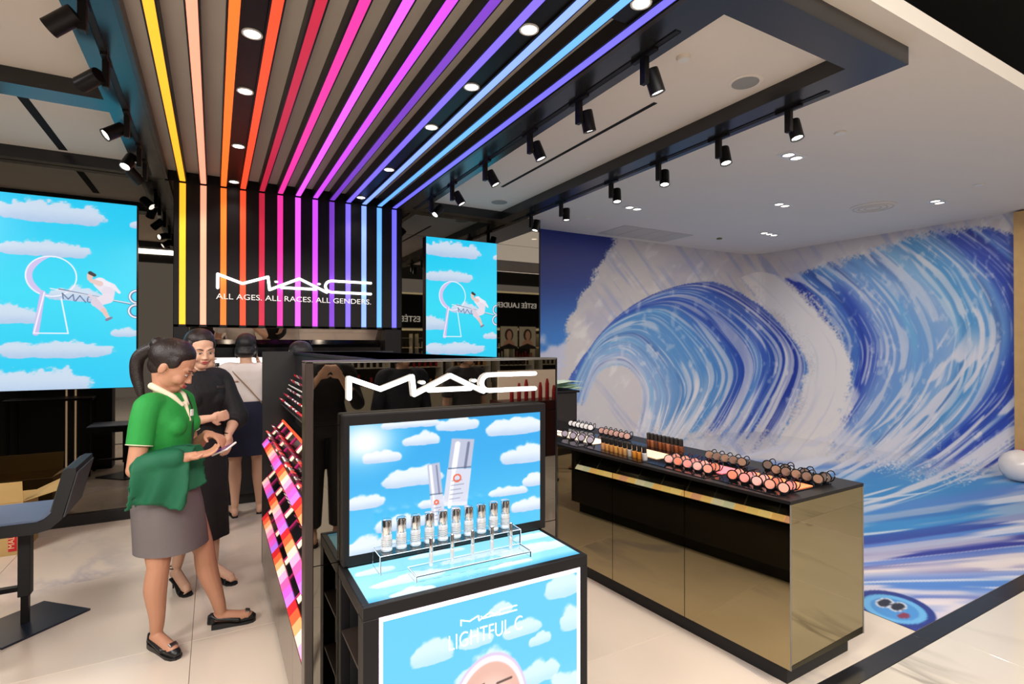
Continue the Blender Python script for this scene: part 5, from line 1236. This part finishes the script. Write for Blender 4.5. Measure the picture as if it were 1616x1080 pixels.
skirt(gw, [(1.005, 0, 0, .143, .102), (.96, 0, -.006, .160, .115), (.90, 0, -.012, .178, .130), (.84, 0, -.012, .184, .138), (.74, 0, .005, .182, .148), (.62, -.01, .012, .178, .158), (.525, -.015, .018, .176, .165)], M_gskirt, 'skirt', 3, amp=.01)
limb(MB(), [(-.07, .06, 1.33), (-.05, .10, 1.25), (-.01, .125, 1.13), (.01, .13, 1.06)], [.004, .004], 6).build('lanyard', M_blackm, gw, local=True)
MB().bev(-.012, .012, .122, .128, 1.22, 1.255, .001).build('name_badge', M_white, gw, local=True)
for s in 'LR': shoe_base(gw, J['heel' + s], J['toe' + s], 'wedge', mat('black_leather', (26, 26, 27), .35, noise=.1))
def world(o, p): return Matrix.Translation(o.location) @ Matrix.Rotation(o.rotation_euler.z, 4, 'Z') @ Vector(p)
# jacket folded over her right forearm
jk = empty('draped_jacket', gw.location, 'dark green jacket draped over the forearm of the person in the green polo', 'jacket', rz=rzg)
jm = MB()
import itertools
def sheet(x0, side, zb, ph):
    out = []; nu, nv = 22, 14
    for i in range(nu):
        u_ = i / (nu - 1); y = -.01 + .19 * u_
        for j in range(nv):
            v_ = j / (nv - 1); z = (1.075 - .01 * math.cos(u_ * 5)) * (1 - v_) + (zb + .03 * math.sin(u_ * 4 + ph)) * v_
            x = x0 - .03 + side * (.062 * math.sin(min(v_ * 3, 1) * PI / 2)) + .016 * math.sin(u_ * 13 + ph + v_ * 2.2) * v_ - .16 * (u_ - .25) * (1 - v_ * .4)
            out.append((x, y + .02 * math.sin(v_ * 4 + ph) * v_ - .04 * v_ * (.5 - u_), z))
    fs = [(i * nv + j, (i + 1) * nv + j, (i + 1) * nv + j + 1, i * nv + j + 1) for i in range(nu - 1) for j in range(nv - 1)]
    n = len(out); out2 = [(p[0] + side * .012, p[1], p[2]) for p in out]
    b = [(i, 0) for i in range(nu)]
    edge = [i * nv for i in range(nu)] + [(nu - 1) * nv + j for j in range(1, nv)] + [i * nv + nv - 1 for i in range(nu - 2, -1, -1)] + [j for j in range(nv - 2, 0, -1)]
    fs = fs + [tuple(q + n for q in f)[::-1] for f in fs] + [(edge[k], edge[(k + 1) % len(edge)], edge[(k + 1) % len(edge)] + n, edge[k] + n) for k in range(len(edge))]
    return out + out2, fs
for x0, sd, zb, ph in ((.215, 1, .79, 0), (.20, 1, .81, 1.6), (.175, -1, .85, 2.6)): jm.add(*sheet(x0, sd, zb, ph))
limb(jm, [(.220, -.005, .995), (.195, .06, 1.02), (.165, .13, 1.03)], [.052, .056, .046])
blob(jm, 'jacket_cloth', M_dgreen, jk, .009, 4)
ph_ = MB().bev(-.034, .034, -.07, .07, 0, .009, .003); MP = Matrix.Translation((.045, .315, 1.045)) @ Matrix.Rotation(-.55, 4, 'Z') @ Matrix.Rotation(.35, 4, 'X') @ Matrix.Rotation(.45, 4, 'Y')
ph_.v = [tuple(MP @ Vector(v)) for v in ph_.v]
phone = empty('mobile_phone', gw.location, 'white framed mobile phone held by the person in the green polo', 'phone', rz=rzg)
ph_.build('casing', M_white, phone, local=True)
ps = MB().box(-.030, .030, -.060, .060, .009, .0098); ps.v = [tuple(MP @ Vector(v)) for v in ps.v]; ps.build('phone_screen', mat('phone_glass', (24, 20, 40), .05, emit=.15, emcol=(150, 80, 220), noise=.02), phone, local=True)

# --- woman in the black dress -----------------------------------------------------
J = standard(1.62)
J.update(hs=1.1, head=(0, .03, 1.57), head_rot=(.28, .25, .04), neck=(0, -.01, 1.43), hairstyle='bun', hip=(0, 0, .95),
         shoL=(-.165, -.01, 1.375), shoR=(.165, -.01, 1.375), elbL=(-.24, .05, 1.10), wriL=(-.10, .17, 1.005), handL=((.12, .12, -1), (-.3, 1, 0), .35), sideL=-1,
         elbR=(.22, .04, 1.10), wriR=(.02, .17, 1.13), handR=((-.9, .2, .1), (0, 1, 0), .4), sideR=1,
         kneeL=(-.085, .03, .53), kneeR=(.085, .03, .53), ankL=(-.10, .02, .15), ankR=(.07, -.10, .15), heelL=(-.10, -.01, .10), heelR=(.07, -.13, .10), toeL=(-.15, .16, .028), toeR=(.09, .05, .028), bust=(0, .07, 1.245), bare=1,
         torso=[(z + .07, cx, cy, rx * .97, ry) for z, cx, cy, rx, ry in J['torso']])
hd = Vector((.55, -.83)); rz = math.atan2(hd.y, hd.x) - PI / 2
M_bdress = mat('black_dress_cloth', (20, 19, 21), .7, noise=.25, nscale=20, bump=.4, bscale=30)
bw, L_, RH = person('person', (-.095, 4.06, 0), rz, 'person in black dress with puffed sleeves standing behind the one in green', J, SKIN_L, M_hair, vox=.006)
top(bw, J, M_bdress, 'dress_top', sl=1.42, z0=.98, grow=.016, puff=.028)
skirt(bw, [(1.08, 0, 0, .142, .105), (1.02, 0, -.006, .165, .12), (.93, 0, -.01, .185, .14), (.75, 0, .0, .185, .15), (.5, 0, .01, .18, .155), (.34, 0, .01, .185, .16)], M_bdress, 'dress_skirt', 9, amp=.035)
MB().bev(-.105, -.055, .118, .123, 1.315, 1.33, .001).build('name_badge', M_steel, bw, local=True)
MB().torus(Vector(J['wriL']) + Vector((.0, -.01, .015)), (.2, -.2, -1), .025, .004, 18, 6).build('wristwatch', M_blackg, bw, local=True, smooth=True)
for s in 'LR': shoe_base(bw, J['heel' + s], J['toe' + s], 'heel', mat('black_suede', (18, 17, 18), .7, noise=.1))
# --- woman in the white T-shirt, from behind ------------------------------------------
J = standard(1.62)
J.update(head=(0, .02, 1.575), head_rot=(.15, .15, 0), neck=(0, -.01, 1.42), hairstyle='bob', hip=(0, 0, .94), shoL=(-.175, -.01, 1.36), shoR=(.175, -.01, 1.36),
         elbL=(-.24, .03, 1.09), wriL=(-.14, .20, 1.14), handL=((.2, 1, .1), (0, 0, 1), .4), sideL=1, elbR=(.25, .08, 1.18), wriR=(.115, .14, 1.40), handR=((-.25, -.05, 1), (1, .2, 0), .35), sideR=-1,
         kneeL=(-.09, .0, .50), kneeR=(.10, .02, .50), ankL=(-.09, -.03, .095), ankR=(.115, .01, .095), heelL=(-.09, -.065, .035), heelR=(.115, -.03, .035), toeL=(-.13, .12, .028), toeR=(.16, .15, .028), bare=1, calf=(0, -.018, 0),
         torso=[(z + .065, cx, cy, rx * 1.04, ry) for z, cx, cy, rx, ry in J['torso']])
M_tee = mat('white_tshirt_cloth', (226, 216, 210), .8, noise=.04, nscale=20, bump=.3, bscale=18)
M_navy = mat('navy_skirt_cloth', (30, 34, 58), .8, noise=.1, nscale=30)
ww, L_, RH = person('person', (.265, 5.60, 0), -.05, 'person in white T-shirt and navy skirt seen from behind', J, SKIN_L, M_hair2, vox=.007)
top(ww, J, M_tee, 'tshirt', sl=.55, z0=1.0, grow=.016, sleeve_r=(.068, .068, .068))
skirt(ww, [(1.07, 0, 0, .15, .11), (1.0, 0, -.01, .18, .13), (.92, 0, -.012, .195, .145), (.75, 0, 0, .205, .15), (.575, 0, 0, .22, .155)], M_navy, 'skirt', 5, amp=.02)
limb(MB(), [(-.13, -.02, 1.395), (-.10, -.095, 1.34), (.02, -.128, 1.2), (.13, -.118, 1.06), (.175, -.05, 1.0)], [.0055, .0055], 6).build('bag_strap', mat('tan_strap', (150, 120, 92), .5, noise=.1), ww, local=True, smooth=True)
for s in 'LR': shoe_base(ww, J['heel' + s], J['toe' + s], 'flat', M_blackm)
# --- others --------------------------------------------------------------------------
M_dark = mat('dark_blouse_cloth', (26, 24, 26), .8, noise=.3, nscale=40)
def simple(loc, rz, label, J, shirt, bottom, hairm, hem=.5, skin=SKIN_L, shoe='flat', sl=.6, face=True, pants=False):
    p, L_, RH = person('person', loc, rz, label, J, skin, hairm, vox=.009, face=face)
    top(p, J, shirt, 'blouse', sl=sl, z0=.93, grow=.018, vox=.01)
    if pants:
        mb = MB(); rings(mb, [(z, cx, cy, rx + .014, ry + .014) for z, cx, cy, rx, ry in J['torso'][:4]])
        for s, sg in (('L', -1), ('R', 1)):
            hj = Vector(J['hip']) + Vector((sg * .088, 0, -.04)); limb(mb, [hj, Vector(J['knee' + s]), Vector(J['ank' + s]) + Vector((0, 0, .02))], [.105, .078, .062], caps=False)
        blob(mb, 'trousers', bottom, p, .01, 3)
    else: skirt(p, [(1.0, 0, 0, .15, .11), (.9, 0, -.01, .185, .135), (.75, 0, 0, .19, .15), (hem, 0, 0, .195, .16)], bottom, 'skirt', 5, amp=.02)
    for s in 'LR': shoe_base(p, J['heel' + s], J['toe' + s], shoe, M_blackm)
    return p
J = standard(1.60); J.update(hairstyle='short', bare=1, head_rot=(.3, 0, 0), elbR=(.21, .03, 1.04), wriR=(.12, .16, 1.22), handR=((-.2, .6, .8), (0, 0, 1), .5), elbL=(-.21, .03, 1.08), wriL=(-.08, .14, 1.27), handL=((.2, .6, .8), (0, 0, 1), .5))
simple((-.10, 5.15, 0), -1.35, 'person in dark blouse half hidden behind the black dress, in pale flip-flops', J, M_dark, M_dark, M_hair2, .7)
J = standard(1.62); J.update(hairstyle='bob', head_rot=(.2, 0, 0))
simple((.665, 5.0, 0), .9, 'person with black hair behind the tall lipstick display', J, M_dark, M_dark, M_hair2, .55)
M_lace = mat('dark_patterned_cloth', (40, 42, 52), .8, noise=.9, nscale=70)
J = standard(1.72); J.update(hairstyle='short', elbR=(.24, .10, 1.12), wriR=(.08, .26, 1.35), handR=((-.5, .4, .6), (0, 1, 0), .6), elbL=(-.24, .10, 1.12), wriL=(-.08, .26, 1.35), handL=((.5, .4, .6), (0, 1, 0), .6))
simple((.80, -.95, 0), .05, 'person in black shirt standing in the walkway, seen in the tower mirror at its left', J, M_dark, M_blackm, M_hair2, pants=True, sl=1.5)
J = standard(1.66); J.update(hairstyle='bob')
simple((1.42, -.85, 0), -.1, 'person in dark patterned blouse in the walkway, seen in the middle of the tower mirror', J, M_lace, M_blackm, M_hair2, pants=True, sl=1.5)
J = standard(1.64); J.update(hairstyle='bob')
simple((2.15, -1.15, 0), -.2, 'person in grey top in the walkway, seen in the tower mirror behind the wordmark', J, mat('grey_top_cloth', (62, 60, 62), .8, noise=.2), M_blackm, M_hair2, pants=True, sl=.8)
